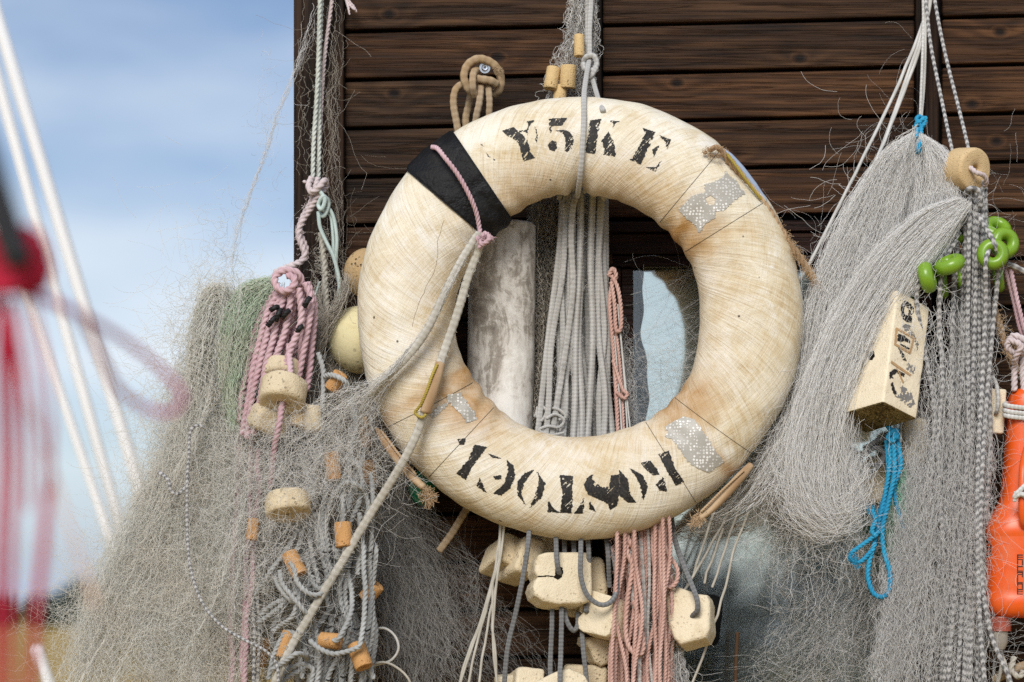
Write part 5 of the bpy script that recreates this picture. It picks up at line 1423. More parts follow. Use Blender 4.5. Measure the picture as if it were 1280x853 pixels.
thin = [[(628, 650, .02), (622, 690), (612, 740), (596, 790), (580, 830), (570, 880)], [(630, 650, .02), (624, 700), (608, 760), (590, 830), (582, 880)], [(626, 650, .02), (618, 720), (604, 770), (578, 845), (572, 880)], [(629, 655, .02), (616, 730), (616, 780), (620, 830), (622, 880)], [(626, 655), (622, 720), (606, 800), (596, 880)], [(631, 655), (618, 760), (616, 800), (624, 880)]]
rope_obj('thin_lines', [rp(t, 1.7, .01, 'plain', 3, 7, wob=.5) for t in thin], MAT['oldrope'], 'bunch of thin pale lines fanning down left of the foam blocks', 'cord')
rope_obj('rope_end', [rp([(590, 625, .10), (578, 645, .09), (564, 668, .085), (548, 690, .08)], 5.0, .09, 'braid', 1.6, 14)], MAT['tan'], 'tan rope end poking out under the lower left of the lifebuoy', 'rope')
rope_obj('salmon_bundle', [fuzz([(775, 660), (778, 860)], 9, .0, 120, 9, rr=.2), fuzz([(800, 660), (803, 860)], 9, .0, 120, 9, rr=.2), fuzz([(828, 660), (832, 860)], 9, .0, 120, 9, rr=.2), hank((768, 840, 620), (764, 842, 905), 32, .012, .036, 2.7, 'twist', 2.6, 10, 5, .5), rp([(782, 660, .0), (784, 690, -.01), (790, 710), (784, 750, -.01), (782, 790), (788, 812), (800, 818, -.01), (804, 806), (800, 780), (792, 750)], 3.4, -.01, 'twist', 2.6),
                           rp([(822, 660), (834, 690, .0), (846, 710), (846, 726), (838, 734), (828, 730)], 3.0, .0, 'twist', 2.6), rp([(778, 650, .0), (786, 676, -.01), (792, 690), (796, 720)], 3.3, .0, 'twist', 2.6)],
         MAT['salmon'], 'bundle of salmon pink twisted ropes hanging below the lifebuoy', 'rope')
rope_obj('grey_strands', [rp([(786, 640, .01), (788, 700), (790, 740), (798, 800), (800, 890)], 3.2, .0, 'speckle', 1.5), rp([(798, 640, .02), (802, 690), (806, 760), (812, 890)], 3.0, .01, 'braid'), rp([(809, 640), (812, 720), (810, 800), (820, 890)], 2.2, .005, 'speckle', 1.5)], MAT['grey_braid'], 'few grey cords hanging among the salmon ropes', 'cord')
rope_obj('bare_lines', [rp(t, 1.7, .03, 'plain', 3, 7, wob=.8) for t in ([(912, 640), (884, 690), (860, 730), (842, 752)], [(926, 632), (905, 690), (890, 735)], [(936, 640, .02), (916, 690), (904, 740), (886, 800), (866, 853), (860, 880)], [(894, 640), (876, 690), (866, 722)], [(905, 660), (880, 730)])],
         MAT['oldrope'], 'thin bare lines slanting down past the lone square foam block', 'cord')
rope_obj('rusty_rod', rp([(922, 790), (920, 830), (919, 900)], 2.6, .12, 'plain', 3, 10), MAT['rust'], 'thin rusty rod standing before the window pane at the bottom', 'rod')

# right side
WC = [[(1166, -60, .10), (1156, 20, .10), (1120, 112, .09), (1075, 205, .07), (1032, 290, .06), (1000, 352, .05), (992, 372)], [(1166, -60, .11), (1158, 20, .10), (1128, 112, .09), (1094, 205, .06), (1074, 240, .03)], [(1170, -60, .11), (1160, 20, .10), (1132, 110, .09), (1100, 190, .06), (1084, 228, .03)]]
rope_obj('white_lines', [rp(t, 2.2, .09, 'plain', 3, 8, wob=.4) for t in WC] + [rp([(1160, -60, .11), (1157, 30), (1155, 100, .09), (1151, 150, .06)], 2.3, .09, 'plain', 3, 8), rp([(1152, -60), (1154, 30), (1150, 150, .06)], 1.9, .09, 'speckle', 1.4)], MAT['white_cord'], 'thin white cords spreading from the top batten to the silver net', 'cord')
rope_obj('speckled_twine', [rp([(1150, -60, .10), (1158, 10, .09), (1164, 60, .08), (1176, 120, .06), (1190, 187, .02), (1196, 200, .01)], 2.5, .09, 'speckle', 1.5), rp([(1160, -60, .10), (1170, 10, .09), (1182, 70, .07), (1197, 130, .045), (1210, 184, .01), (1211, 200, .005)], 2.5, .09, 'speckle', 1.5)], MAT['speckle'], 'two speckled cords holding the pale wooden disc', 'cord')
rope_obj('disc_twine', rp([(1203, 210, .03), (1213, 210, -.02), (1220, 216, -.028), (1230, 220, -.02), (1233, 228, -.01), (1230, 233, .0)], 3.2, 0, 'twist', 2.5), MAT['pink_pale'], 'short mauve cord through the bore of the wooden disc', 'cord')
rope_obj('blue_tie', [rp([(1146, 168, .05), (1144, 158, .035), (1150, 152, .03), (1157, 148, .035), (1153, 158, .03), (1146, 150, .035), (1150, 146, .045), (1157, 153, .04), (1149, 166, .035), (1148, 192, .0)], 3.0, .03, 'twist', 2.4), rp([(1152, 158, .03), (1151, 175, .015), (1148, 190, -.005)], 2.8, .02, 'twist', 2.4), rp([(1147, 160), (1146, 172, .01)], 2.8, .03, 'twist', 2.4)],
         MAT['blue'], 'bright blue cord tied round the top of the silver net', 'cord')
rope_obj('speckled_bundle', [hank((1194, 1234, 232), (1150, 1228, 910), 26, .030, .030, 3.2, 'speckle', 1.4, 9, 6, .35, mid=6), rp([(1222, 268, -.02), (1232, 285, -.03), (1243, 305, -.045), (1248, 335), (1240, 420, .0), (1229, 560), (1226, 700), (1238, 790), (1262, 850), (1268, 890)], 3.3, -.02, 'speckle', 1.4), rp([(1236, 312, -.04), (1232, 330, -.05), (1232, 380, -.03), (1228, 470), (1222, 600), (1224, 760), (1234, 890)], 3.3, -.02, 'speckle', 1.4),
                             rp([(1200, 290, .0), (1180, 316), (1164, 345, -.02), (1150, 352, -.03), (1146, 380, -.025), (1156, 440), (1168, 520), (1160, 640)], 3.2, -.01, 'speckle', 1.4), rp([(1196, 300, -.01), (1184, 320), (1176, 350, -.02), (1174, 400), (1178, 480), (1172, 560), (1180, 700)], 3.1, -.01, 'speckle', 1.4), rp([(1205, 245, .0), (1212, 236, -.02), (1224, 240, -.02), (1226, 260)], 3.4, -.01, 'speckle', 1.4),
                             rp([(1258, 330, .02), (1270, 334, .02), (1300, 350, .02)], 3.6, .02, 'braid')],
         MAT['speckle'], 'long thick bundle of black and white speckled rope hanging under the wooden disc', 'rope')
rope_obj('pink_twine', [rp([(1262, 330, .03), (1268, 360, .02), (1276, 395), (1284, 420), (1300, 440)], 3.2, .02, 'twist', 2.6), rp([(1256, 335), (1266, 372), (1274, 408), (1280, 424)], 2.8, .03, 'twist', 2.6)], MAT['pink'], 'dusty pink cord at the right edge above the orange canister', 'cord')
rope_obj('knotted_twine', [rp([(1258, 432, .0), (1266, 420, -.02), (1278, 424, -.025), (1282, 434, -.015), (1272, 442, -.01), (1260, 436, -.015), (1262, 426, -.02), (1276, 432, -.03), (1270, 446, -.02), (1268, 460), (1268, 490, .0)], 4.2, 0, 'twist', 2.4), rp([(1280, 432, .0), (1278, 460), (1280, 492)], 4.0, 0, 'twist', 2.4)], MAT['pink_pale'], 'pale mauve knotted cord holding the top of the orange canister', 'cord')
rope_obj('tan_rope', [rp([(1240, 380, .05), (1248, 400), (1256, 430), (1272, 462), (1290, 470)], 4.5, .045, 'twist', 2.8), fuzz([(1240, 380), (1272, 462)], 4, .04, 100, 12)], MAT['frayed'], 'fuzzy tan rope behind the pale mauve knot at the right edge', 'rope')
rope_obj('neck_wrap', [rp([(1258, y0 - 2, .035), (1256, y0, .0), (1263, y0 + 2, -.012), (1280, y0 + 4, -.016), (1300, y0 + 5, -.014), (1318, y0 + 3, .0)], 3.1, 0, 'braid', 1.5, 12) for y0 in (506, 513, 519)], MAT['white_cord'], 'white cord wound three times round the neck of the orange canister', 'cord')
rope_obj('handle_twine', [rp([(1290, 596, -.05), (1282, 606, -.058), (1272, 616, -.06), (1268, 622, -.056), (1276, 618, -.062), (1284, 622, -.06)], 3.2, -.05, 'braid', 1.5, 12), rp([(1270, 614, -.055), (1268, 628, -.055)], 2.8, -.055, 'braid')], MAT['white_cord'], 'short white cord tied at the handle of the orange canister', 'cord')
rope_obj('tag_twine', rp([(1240, 470, .03), (1246, 482, .015), (1248, 500, .005), (1246, 514, .01), (1243, 518, .025)], 2.6, 0, 'speckle', 1.4), MAT['grey_braid'], 'grey cord through the flat cream tag float', 'cord')
rope_obj('blue_rope', [
    rp([(1107, 527, .02), (1112, 536, -.02), (1118, 542, -.03), (1116, 552, -.03), (1110, 546, -.03), (1120, 538, -.03), (1122, 550, -.03)], 3.2, -.02, 'twist', 2.4), rp([(1112, 546, -.02), (1112, 580), (1106, 620), (1098, 655), (1090, 690), (1082, 695)], 3.2, -.02, 'twist', 2.4),
    rp([(1116, 546, -.025), (1118, 590), (1110, 630), (1103, 662), (1105, 690), (1112, 715), (1112, 735), (1104, 746), (1092, 742), (1085, 722), (1087, 700), (1094, 678)], 3.3, -.025, 'twist', 2.4), rp([(1120, 545, -.02), (1124, 585), (1118, 615), (1126, 650), (1131, 668)], 2.8, -.015, 'twist', 2.4), rp([(1122, 550, -.02), (1126, 580), (1120, 600), (1104, 640)], 3.1, -.02, 'twist', 2.4),
    rp([(1090, 636), (1094, 650), (1090, 664), (1096, 672)], 3.2, -.03, 'twist', 2.2), rp([(1100, 664), (1088, 674), (1074, 684), (1064, 692), (1064, 700), (1076, 702), (1090, 688)], 3.0, -.028, 'twist', 2.4), rp([(1108, 550), (1110, 600), (1100, 640), (1094, 668)], 3.0, -.015, 'twist', 2.4), rp([(1110, 745), (1108, 760)], 1.4, .0, 'twist'), fuzz([(1064, 695), (1072, 706)], 3, -.03, 60, 7), fuzz([(1088, 636), (1092, 642)], 3, -.03, 40, 6)],
    MAT['blue'], 'bright blue rope looped and knotted under the lettered foam block', 'rope')
rope_obj('coiled_twine', [rp([(1124, 548, .02), (1098, 550, .02), (1080, 566, .02), (1076, 582, .02), (1086, 590, .015), (1100, 582, .015), (1106, 568, .02), (1094, 560, .025), (1080, 570)], 3.0, .02, 'braid', 1.5), rp([(1078, 560), (1092, 556), (1104, 566), (1098, 580), (1082, 582)], 2.6, .03, 'braid', 1.5)], MAT['dark_braid'], 'dark cord coiled in the shade below the mossy end of the lettered block', 'cord')
rope_obj('slack_twine', [rp([(1248, 810, .03), (1256, 830, .02), (1262, 860), (1266, 890)], 3, .02, 'braid'), rp([(1250, 806, .04), (1252, 830), (1246, 860)], 2.5, .03, 'plain'), rp([(1268, 820), (1264, 838), (1274, 846), (1280, 838)], 4, .03, 'twist')], MAT['oldrope'], 'slack pale cords under the cap of the orange canister', 'cord')
rope_obj('wooden_stick', rp([(1240, 852, .05), (1265, 838, .045), (1300, 826, .04)], 6, .05, 'plain', 3, 12), MAT['tan'], 'weathered stick at the bottom right corner under the canister', 'stick')
# ------------------------------------------------------------------ nets
DN = 1.0
def N_(n): return int(n * DN)
# left: one big grey green gill net over the corner
Lg = [[(268, 362), (240, 450), (214, 560), (168, 660), (110, 755), (70, 880)], [(280, 352), (255, 450), (238, 570), (205, 690), (165, 790), (135, 890)], [(312, 352), (288, 450), (275, 570), (258, 700), (236, 800), (215, 890)], [(330, 356), (312, 460), (300, 580), (292, 700), (280, 800), (265, 890)], [(342, 430), (345, 540), (335, 640), (322, 720), (318, 810), (310, 890)]]
hem = [[(252, 420), (215, 530), (170, 630), (120, 740), (85, 860)], [(245, 470), (222, 560), (190, 660), (150, 760), (110, 880)]]
parts = [mesh_net(Lg, 56, 110, -.01, .03, 12, 1.0, .25), mesh_net(Lg, 48, 96, .02, .04, 16, 1.2, .25), mesh_net(hem, 26, 70, .03, .03, 14, 1.4, .22), strands(Lg, N_(800), .055, .065, 56, 11, 1.3, (0, .4, .5, 1), .27, 3, [.5, 1, 1, 1], 6, u0=.12), strands(Lg[:2], N_(420), .04, .05, 50, 9, 1.3, (0.05, .5, .6, 1), .24, 3, [.7, 1, 1.1, 1.2], 6, u0=.0),
         strays(N_(3600), 232, 640, 32, 120, .05, .06, (22, 80), .075, .19, 14), strays(N_(2800), 262, 740, 44, 80, .04, .06, (22, 80), .075, .19, 14), strays(N_(2300), 190, 770, 46, 60, .05, .06, (22, 80), .075, .18, 14), strays(N_(1100), 270, 590, 22, 70, .03, .05, (22, 70), .08, .19, 14), strays(N_(900), 140, 790, 42, 56, .04, .05, (22, 80), .075, .17, 14), strays(N_(360), 250, 450, 14, 60, .04, .04, (20, 70), .10, .18), strays(N_(60), 300, 352, 30, 6, .05, .03, (12, 36), .10, .17)]
# outer hem flaring into thin air
parts.append(strands(hem, N_(260), .05, .05, 46, 9, 1.4, (0, .5, .5, 1), .2, 3, None, 8))
net_obj('fishing_net', parts, MAT['net_left'], 'huge grey green gill net heaped over the hut corner at the left')
# second layer: pale net spreading from the old rope over floats and pink ends
Fg = [[(585, 312), (545, 390), (508, 440), (470, 474), (400, 500), (330, 545), (270, 640), (250, 730)], [(583, 316), (540, 402), (502, 452), (468, 484), (420, 520), (360, 590), (310, 690), (290, 800)], [(581, 322), (538, 410), (502, 460), (472, 490), (440, 530), (400, 600), (360, 690), (340, 770)], [(582, 326), (540, 416), (505, 466), (478, 498), (460, 540), (440, 600), (420, 680), (410, 740)]]
parts = [strands(Fg, N_(36), -.05, .03, 60, 6, 2.0, (.25, .48, .62, 1), .30, 3, [.1, .12, .3, .8, 1, 1], 5), strands(Fg, N_(36), -.085, .004, 40, 1.6, 1.0, (.0, .30, .36, .60), .24, 2, [1, 1, 1], 2.0),
         strays(N_(620), 385, 565, 54, 34, -.075, .02, (22, 80), .06, .17, 14), strays(N_(480), 340, 645, 46, 56, -.06, .03, (22, 80), .07, .17, 14), strays(N_(140), 330, 740, 40, 40, -.05, .03, (18, 60), .09, .17, 14), strays(N_(140), 470, 570, 20, 40, .02, .03, (25, 80), .09, .2)]
net_obj('fishing_net', parts, MAT['net_pale'], 'pale grey net wound on the old rope and spread over the cream and orange floats')
# green bunch and brown crest
Gg = [[(336, 348), (300, 365), (280, 420), (284, 480), (292, 540)], [(342, 346), (310, 372), (288, 430), (290, 490), (294, 540)], [(346, 350), (326, 390), (310, 440), (300, 490), (296, 540)]]
net_obj('net_bunch', [strands(Gg, N_(430), .0, .03, 36, 4, 1.2, (0, .1, .7, 1), .42, 2, [.4, 1, 1, .8], 3), strays(N_(60), 310, 400, 18, 40, -.02, .02, (20, 60), .13, .3)], MAT['net_green'], 'soft green bunch of net beside the pink hank')
Cg = [[(238, 520), (244, 440), (254, 385), (266, 360), (282, 362), (292, 385), (296, 430), (296, 500)], [(250, 520), (254, 450), (262, 400), (270, 378), (280, 380), (284, 410), (284, 470), (282, 540)]]
net_obj('net_bunch', [strands(Cg, N_(320), .01, .025, 44, 4, 1.5, (0, .3, .7, 1), .40, 3, None, 4), strays(N_(130), 262, 385, 16, 20, .0, .03, (12, 45), .12, .2)], MAT['net_left'], 'beige crest of bunched net at the top left of the heap')
# twisted wisp from the corner board up in the sky
Wg = [[(398, -20), (376, 55), (362, 100), (346, 140), (326, 200), (308, 250), (292, 300), (278, 352)], [(406, -20), (382, 60), (366, 104), (349, 144), (330, 202), (311, 252), (296, 302), (283, 352)]]
net_obj('net_wisp', [strands(Wg, N_(11), .09, .012, 60, 1.6, .9, (0, .25, .8, 1), .24, 3, [1.2, 1, .6, .6, .8, 1.4], 1.2), strays(N_(50), 338, 160, 8, 50, .09, .02, (10, 40), .12, .15, dirn=2.0, dsp=.9), strays(N_(90), 286, 320, 12, 30, .09, .02, (12, 45), .14, .17)], MAT['net_grey'], 'twisted wisp of net slanting from the hut corner down through the sky')
# brown hairs on the corner board
Hg = [[(385, -20), (376, 90), (376, 190), (380, 300)], [(412, -20), (412, 90), (414, 190), (418, 300), (425, 380)], [(432, -20), (422, 90), (424, 190), (432, 300), (440, 350)]]
net_obj('net_hairs', [strands(Hg, N_(16), .125, .012, 50, 6, 1.4, (0, .4, .5, 1), .22, 3, None, 5), strays(N_(26), 398, 80, 12, 60, .13, .01, (30, 90), .08, .2, dirn=1.6, dsp=.6), strays(N_(46), 428, 310, 14, 44, .10, .03, (20, 70), .06, .14)], MAT['net_brown'], 'loose brown hairs of net straggling over the corner board')
Bg = [[(420, 350), (425, 372), (400, 410), (388, 440), (380, 500)], [(440, 330), (432, 372), (406, 416), (394, 450), (392, 520)]]
net_obj('net_bunch', [strands(Bg, N_(80), .045, .02, 36, 3, 1.2, (0, .2, .7, 1), .38, 2, None, 3), strays(N_(60), 405, 390, 14, 45, .06, .04, (20, 70), .10, .2), strands([[(392, 330), (400, 420), (396, 480), (400, 540)], [(432, 460), (440, 500), (430, 560), (440, 620)]], N_(150), .09, .03, 36, 5, 1.6, (0, .3, .7, 1), .36, 3)], MAT['net_brown'], 'dull net strands looped over between the pink hank and the ball floats')
# dark netting between the tangle and the foam blocks
Dg = [[(455, 520), (466, 640), (475, 760), (485, 890)], [(478, 560), (500, 660), (520, 770), (540, 890)], [(500, 590), (540, 690), (580, 790), (620, 890)], [(520, 610), (590, 700), (660, 800), (720, 890)]]
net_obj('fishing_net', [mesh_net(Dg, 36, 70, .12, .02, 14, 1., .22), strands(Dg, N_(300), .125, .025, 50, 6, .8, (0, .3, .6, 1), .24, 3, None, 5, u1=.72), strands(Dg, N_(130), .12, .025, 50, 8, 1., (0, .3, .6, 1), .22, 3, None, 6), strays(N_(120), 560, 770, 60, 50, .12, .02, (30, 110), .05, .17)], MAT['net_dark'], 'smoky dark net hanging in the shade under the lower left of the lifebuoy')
# back of the heap: fills the depth behind tangle and floats
Kg = [[(300, 420), (270, 560), (225, 720), (180, 890)], [(340, 400), (330, 560), (310, 720), (290, 890)], [(400, 380), (400, 540), (390, 700), (380, 890)], [(460, 480), (462, 600), (462, 720), (470, 890)]]
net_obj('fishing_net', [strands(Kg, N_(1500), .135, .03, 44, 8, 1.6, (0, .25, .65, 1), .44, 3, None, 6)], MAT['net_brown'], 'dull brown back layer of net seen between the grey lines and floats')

# centre
Ug = [[(716, -40), (712, 20), (698, 70), (684, 110), (680, 140)], [(728, -40), (724, 40), (716, 90), (710, 140)], [(744, -40), (744, 40), (742, 90), (744, 140)]]
net_obj('net_bunch', [mesh_net(Ug, 16, 44, .105, .02, 3, .7, .36), strands(Ug, N_(70), .115, .02, 60, 2.4, 1.9, (0, .1, .85, 1), .30, 3, [.6, .8, 1, 1], 2.0)], MAT['net_pale'], 'pale net hanging from the top centre down behind the lifebuoy')
Vg = [[(662, 235), (662, 330), (666, 440), (664, 580)], [(684, 235), (684, 330), (684, 440), (682, 580)], [(706, 235), (704, 330), (702, 440), (706, 580)]]
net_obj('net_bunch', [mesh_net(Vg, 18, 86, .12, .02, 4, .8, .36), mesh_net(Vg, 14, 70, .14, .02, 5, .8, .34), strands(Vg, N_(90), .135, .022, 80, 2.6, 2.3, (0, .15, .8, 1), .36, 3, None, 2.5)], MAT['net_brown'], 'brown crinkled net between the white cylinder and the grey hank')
net_obj('window_net', [strays(N_(70), 825, 455, 32, 50, .12, .02, (60, 190), .03, .15, dirn=-.35, dsp=.25), strays(N_(60), 820, 470, 34, 44, .12, .02, (60, 170), .04, .15, dirn=.9, dsp=.5), strays(N_(50), 798, 500, 16, 40, .12, .02, (30, 100), .08, .17), strands([[(764, 400), (776, 470), (786, 560)], [(780, 380), (796, 470), (800, 560)]], N_(40), .12, .02, 40, 4, 1.5, (0, .4, .6, 1), .2, 3)], MAT['net_grey'],
        'thin loose net lines crossing the window pane inside the lifebuoy opening')
net_obj('net_tail', [strands([[(806, 660), (816, 760), (822, 890)], [(824, 660), (840, 770), (866, 890)]], N_(210), .045, .02, 40, 3, 1.2, (0, .3, .7, 1), .36, 2, None, 4), strays(N_(60), 835, 800, 14, 40, .02, .02, (20, 70), .12, .28)], MAT['net_grey'], 'grey net tail hanging beside the salmon ropes')

# right: the silver net
A = [[(1141, 166), (1098, 200), (1052, 282), (1012, 380), (992, 470), (965, 560), (915, 630), (860, 650)], [(1144, 166), (1112, 215), (1074, 300), (1042, 400), (1022, 480), (1004, 560), (985, 640)], [(1147, 168), (1130, 225), (1105, 310), (1075, 395), (1056, 480), (1040, 560), (1035, 640)], [(1149, 170), (1146, 230), (1135, 300), (1110, 380), (1082, 460), (1064, 560), (1058, 640)]]
B = [[(1149, 168), (1146, 215), (1142, 270), (1128, 340)], [(1153, 168), (1172, 190), (1182, 235), (1172, 300)], [(1156, 172), (1190, 200), (1198, 240), (1190, 275)]]
Sw = [[(1200, 246), (1150, 268), (1092, 325), (1044, 400), (1010, 480), (990, 560), (1000, 625), (1036, 662)], [(1208, 250), (1162, 290), (1105, 355), (1062, 430), (1034, 510), (1018, 580), (1022, 630), (1046, 655)], [(1214, 256), (1172, 316), (1122, 385), (1084, 450), (1058, 520), (1048, 590), (1048, 630), (1052, 650)]]
Cu = [[(990, 540), (986, 590), (1000, 640), (1030, 664), (1058, 654), (1074, 620), (1078, 570)], [(1004, 540), (1004, 590), (1016, 626), (1034, 642), (1052, 632), (1062, 604), (1064, 560)], [(1020, 540), (1022, 590), (1032, 610), (1040, 616), (1048, 606), (1050, 580), (1050, 540)]]
parts = [mesh_net(A, 44, 84, -.005, .03, 9, .9, .25), strands(A, N_(1250), .03, .055, 60, 10, .6, (0, .03, .40, .98), .28, 2.2, [.10, .45, .7, .8, 1.2], 6, lock=38), strands(B, N_(760), .015, .025, 38, 3, .5, (0, .05, .75, 1), .29, 2, [.15, 1, 1, .9], 2.5),
         strands(Sw, N_(1200), -.02, .045, 64, 9, .5, (0, .10, .5, 1), .28, 2.2, [.2, .6, .8, .9, 1.2], 6, lock=38), strands(Cu, N_(560), -.012, .03, 50, 9, .7, (0, .4, .5, 1), .27, 2.2, [1, 1, 1], 9), strands([[(985, 520), (975, 600), (985, 680), (975, 760)], [(1030, 560), (1030, 640), (1036, 700), (1040, 780)], [(1075, 520), (1078, 600), (1080, 680), (1090, 740)]], N_(70), .02, .03, 50, 9, .8, (0, .4, .5, 1), .24, 2.2, None, 8),
         strays(N_(330), 992, 510, 18, 64, .0, .04, (30, 110), .045, .14, 26, 1.9, .5), strays(N_(170), 1030, 650, 34, 24, .0, .03, (25, 90), .09, .19), strays(N_(160), 1085, 300, 30, 70, -.02, .03, (25, 80), .07, .2, 26, 2.1, .6), strays(N_(150), 1130, 400, 40, 50, -.04, .02, (25, 80), .07, .2, 26, 2.2, .6), strays(N_(30), 1125, 195, 24, 16, .02, .03, (15, 50), .08, .15), strays(N_(50), 1195, 262, 20, 14, .0, .02, (15, 50), .10, .17)]
net_obj('fishing_net', parts, MAT['net_silver'], 'silvery bunched net hung by the blue cord at the upper right, curling at its foot')
# fibres spreading behind the ring's lower right
Eg = [[(1010, 470), (970, 540), (920, 610), (872, 655)], [(1000, 560), (950, 610), (900, 648), (830, 662)], [(1010, 600), (960, 650), (910, 668), (850, 670)]]
net_obj('net_bunch', [strands(Eg, N_(140), .06, .04, 44, 7, 1.0, (0, .3, .6, 1), .26, 2, None, 6), strays(N_(70), 930, 620, 44, 24, .05, .04, (40, 140), .05, .2, 26, 2.4, .5)], MAT['net_brown'], 'brownish net strands straggling past the lower right rim of the lifebuoy')
# loose net before the lower window
Pg = [[(985, 620), (960, 700), (970, 790), (950, 890)], [(1040, 640), (1040, 720), (1030, 800), (1020, 890)], [(1090, 600), (1100, 700), (1090, 800), (1080, 890)], [(1150, 560), (1150, 700), (1150, 800), (1150, 890)]]
Qg = [[(1150, 640), (1080, 720), (1000, 800), (920, 880)], [(1160, 720), (1100, 780), (1040, 850), (1000, 900)]]
net_obj('fishing_net', [mesh_net(Pg, 26, 40, .10, .02, 16, 1.2, .26), mesh_net(Pg, 20, 34, .085, .02, 22, 1.4, .24), strands(Pg, N_(30), .09, .03, 50, 9, 1.6, (0, .4, .6, 1), .22, 3, None, 9), strands(Qg, N_(40), .10, .03, 46, 10, 1.5, (0, .4, .6, 1), .22, 3, None, 14), strays(N_(110), 1080, 785, 42, 50, .09, .03, (60, 190), .05, .17), strays(N_(110), 1015, 680, 36, 34, .07, .03, (30, 110), .08, .18)], MAT['net_grey'], 'loose grey net spread in front of the dark lower window')
# curtain of net among the speckled ropes
Tg = [[(1130, 420), (1140, 560), (1120, 700), (1085, 890)], [(1160, 380), (1165, 560), (1155, 700), (1140, 890)], [(1200, 360), (1200, 560), (1195, 700), (1190, 890)], [(1240, 400), (1236, 560), (1235, 700), (1245, 890)]]
net_obj('fishing_net', [strays(N_(700), 1185, 690, 40, 110, -.02, .03, (20, 80), .12, .18, 14), strands(Tg, N_(190), .0, .045, 54, 6, 1.4, (0, .35, .6, 1), .34, 3, None, 5), strands(Tg[:2], N_(330), -.02, .02, 50, 7, 1.8, (.3, .6, .8, 1), .26, 3, None, 6), strays(N_(70), 1245, 560, 8, 130, -.02, .03, (25, 90), .10, .17), strays(N_(26), 1250, 800, 20, 20, .0, .02, (25, 70), .12, .18)], MAT['net_grey'], 'grey net curtain veiling the speckled rope bundle at the right')
# flyaway threads by the white cords
net_obj('loose_threads', [strays(N_(20), 1120, 160, 12, 50, .10, .02, (25, 70), .05, .10)], MAT['net_pale'], 'few flyaway threads beside the upper white cords and the batten')
net_obj('loose_threads', [strays(N_(9), 1032, 285, 14, 20, .1, .02, (25, 70), .05, .12)], MAT['net_pale'], 'few flyaway threads where the white cords near the lifebuoy rim')
net_obj('loose_threads', [strays(N_(18), 1262, 270, 10, 50, .06, .02, (25, 70), .08, .12)], MAT['net_pale'], 'few flyaway threads right of the wooden disc')
net_obj('net_bunch', [strands([[(1122, 580), (1122, 650), (1118, 715)], [(1140, 590), (1144, 650), (1144, 715)]], N_(95), -.006, .012, 36, 4, .9, (0, .3, .6, 1), .30, 2.5, None, 4)], fibre_mat('teal_net', (.16, .52, .33), (.42, .76, .58)), 'soft teal green net behind the loop of the blue rope')

# ------------------------------------------------------------------ far left: rigging behind, marker in front (both out of focus)
def far_rope(p0, p1, y, r, lab):
    rope_obj('mooring_line', rp([(*p0, y), ((p0[0] + p1[0]) / 2, (p0[1] + p1[1]) / 2, y), (*p1, y)], r * (D + y) / D, y, 'plain', 3, 10, step=6), MAT['white_blurred'], lab, 'line', 'white lines slanting across the sky')
far_rope((-46, -120), (262, 900), 2.6, 8.5, 'thick white line slanting across the sky, furthest right of three')
far_rope((-52, -80), (216, 900), 2.7, 7.5, 'thick white line slanting just left of the furthest right one')
far_rope((-6, 250), (196, 846), 2.6, 6.5, 'white line coming out from under the red bundle')
far_rope((44, 805), (84, 920), 2.4, 8, 'short white line at the bottom left corner behind the red cords')

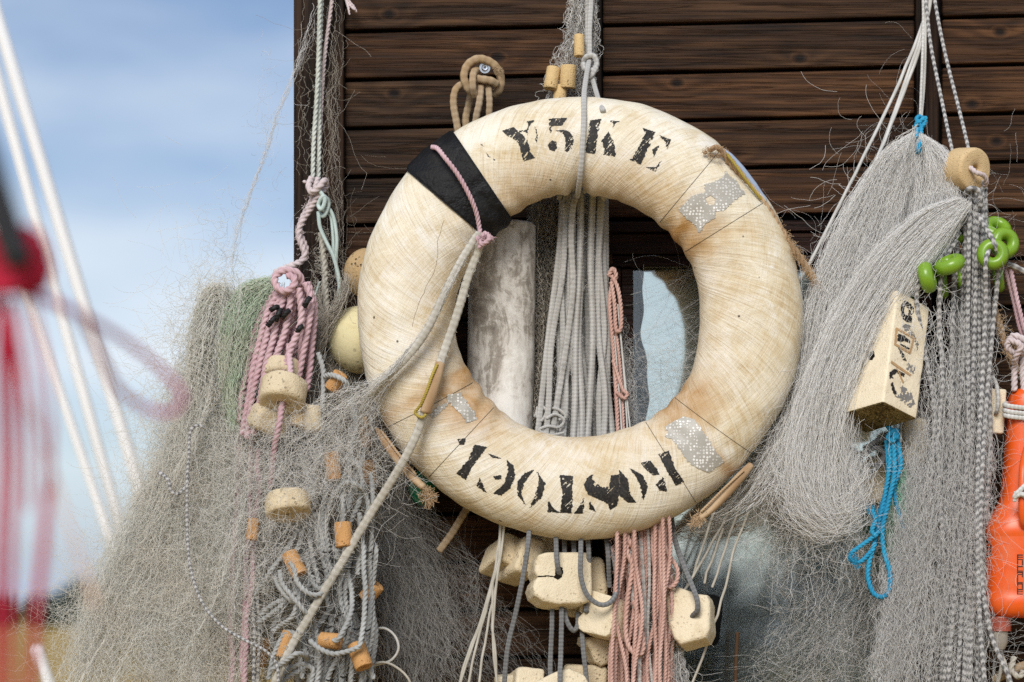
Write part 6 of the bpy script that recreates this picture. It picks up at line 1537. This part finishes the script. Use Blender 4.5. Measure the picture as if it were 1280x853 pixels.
YF = -2.3
KF = (D + YF) / D
def nearpt(p, y=YF): return [(a[0], a[1], a[2] if len(a) > 2 else y) for a in p]
mk = thing('marker_pole', wpt(-10, 300, YF), 'black pole end wrapped in blurred red cloth at the left edge', 'marker')
rope_obj('pole', rp(nearpt([(-60, 60), (-16, 210), (10, 290), (26, 338)], YF - .05), 19 * KF, YF - .05, 'plain', 3, 20, taper=[1, 1, 1, .9], step=8), MAT['black'], parent=mk)
wrapg = [rp(nearpt([(-60, 296 + k * 15, YF), (-10, 300 + k * 15, YF - .012), (30, 304 + k * 13, YF - .014), (50, 318 + k * 9, YF), (26, 330 + k * 8, YF + .02)]), 11 * KF, YF, 'twist', 2.5, 14, step=6) for k in range(5)]
wrapg.append(rp(nearpt([(20, 288, YF + .01), (40, 296, YF), (52, 320, YF), (52, 350, YF), (20, 366, YF)]), 12 * KF, YF, 'twist', 2.5, 14, step=6))
rope_obj('red_wrapping', wrapg, MAT['red'], parent=mk)
tas = []
for k, (x0, x1, x2, ye, r) in enumerate(((-10, -18, -24, 900, 5), (2, 0, -8, 900, 5.5), (16, 20, 10, 900, 5.5), (10, 28, 38, 640, 3.6), (28, 46, 54, 600, 2.6), (-2, 12, 12, 880, 4), (40, 60, 66, 520, 2.4))):
    tas.append(rp(nearpt([(x0, 370), (x1, 480, YF - .02 + .01 * (k % 3)), ((x1 + x2) / 2 + 3, 620), (x2, ye)]), r * KF, YF + .02 * (k % 4) - .03, 'twist', 2.8, 10, wob=2, step=7))
tas.append(rp(nearpt([(60, 610), (55, 680), (46, 760), (40, 830), (30, 900)]), 6 * KF, YF, 'twist', 2.8, 10, step=7))
rope_obj('red_tassel', tas, MAT['red'], 'blurred red cords hanging in a tassel at the left edge', 'cord')
rope_obj('rose_loop', rp(nearpt([(36, 366, YF), (80, 384, YF), (120, 404, YF + .04), (165, 432, YF + .08), (205, 466, YF + .1), (228, 495, YF + .1), (216, 515, YF + .1), (185, 512, YF + .1), (150, 488, YF + .08), (128, 448, YF + .05), (112, 415, YF + .03), (96, 390, YF)]), 5 * KF, YF, 'plain', 3, 12, step=4, taper=[1.2, 1.1, .9, .9, .9, .8, .8, .9, .9, .9, .9, .9]), MAT['red_pale'], 'blurred rose pink cord looping out from the red bundle', 'cord')
rope_obj('orange_line', rp(nearpt([(-6, 380), (30, 490), (62, 575), (84, 650), (120, 760)]), 1.7 * KF, YF + .5, 'plain', 3, 8, step=6), MAT['orange_thin'], 'thin orange line crossing the red cords', 'line')
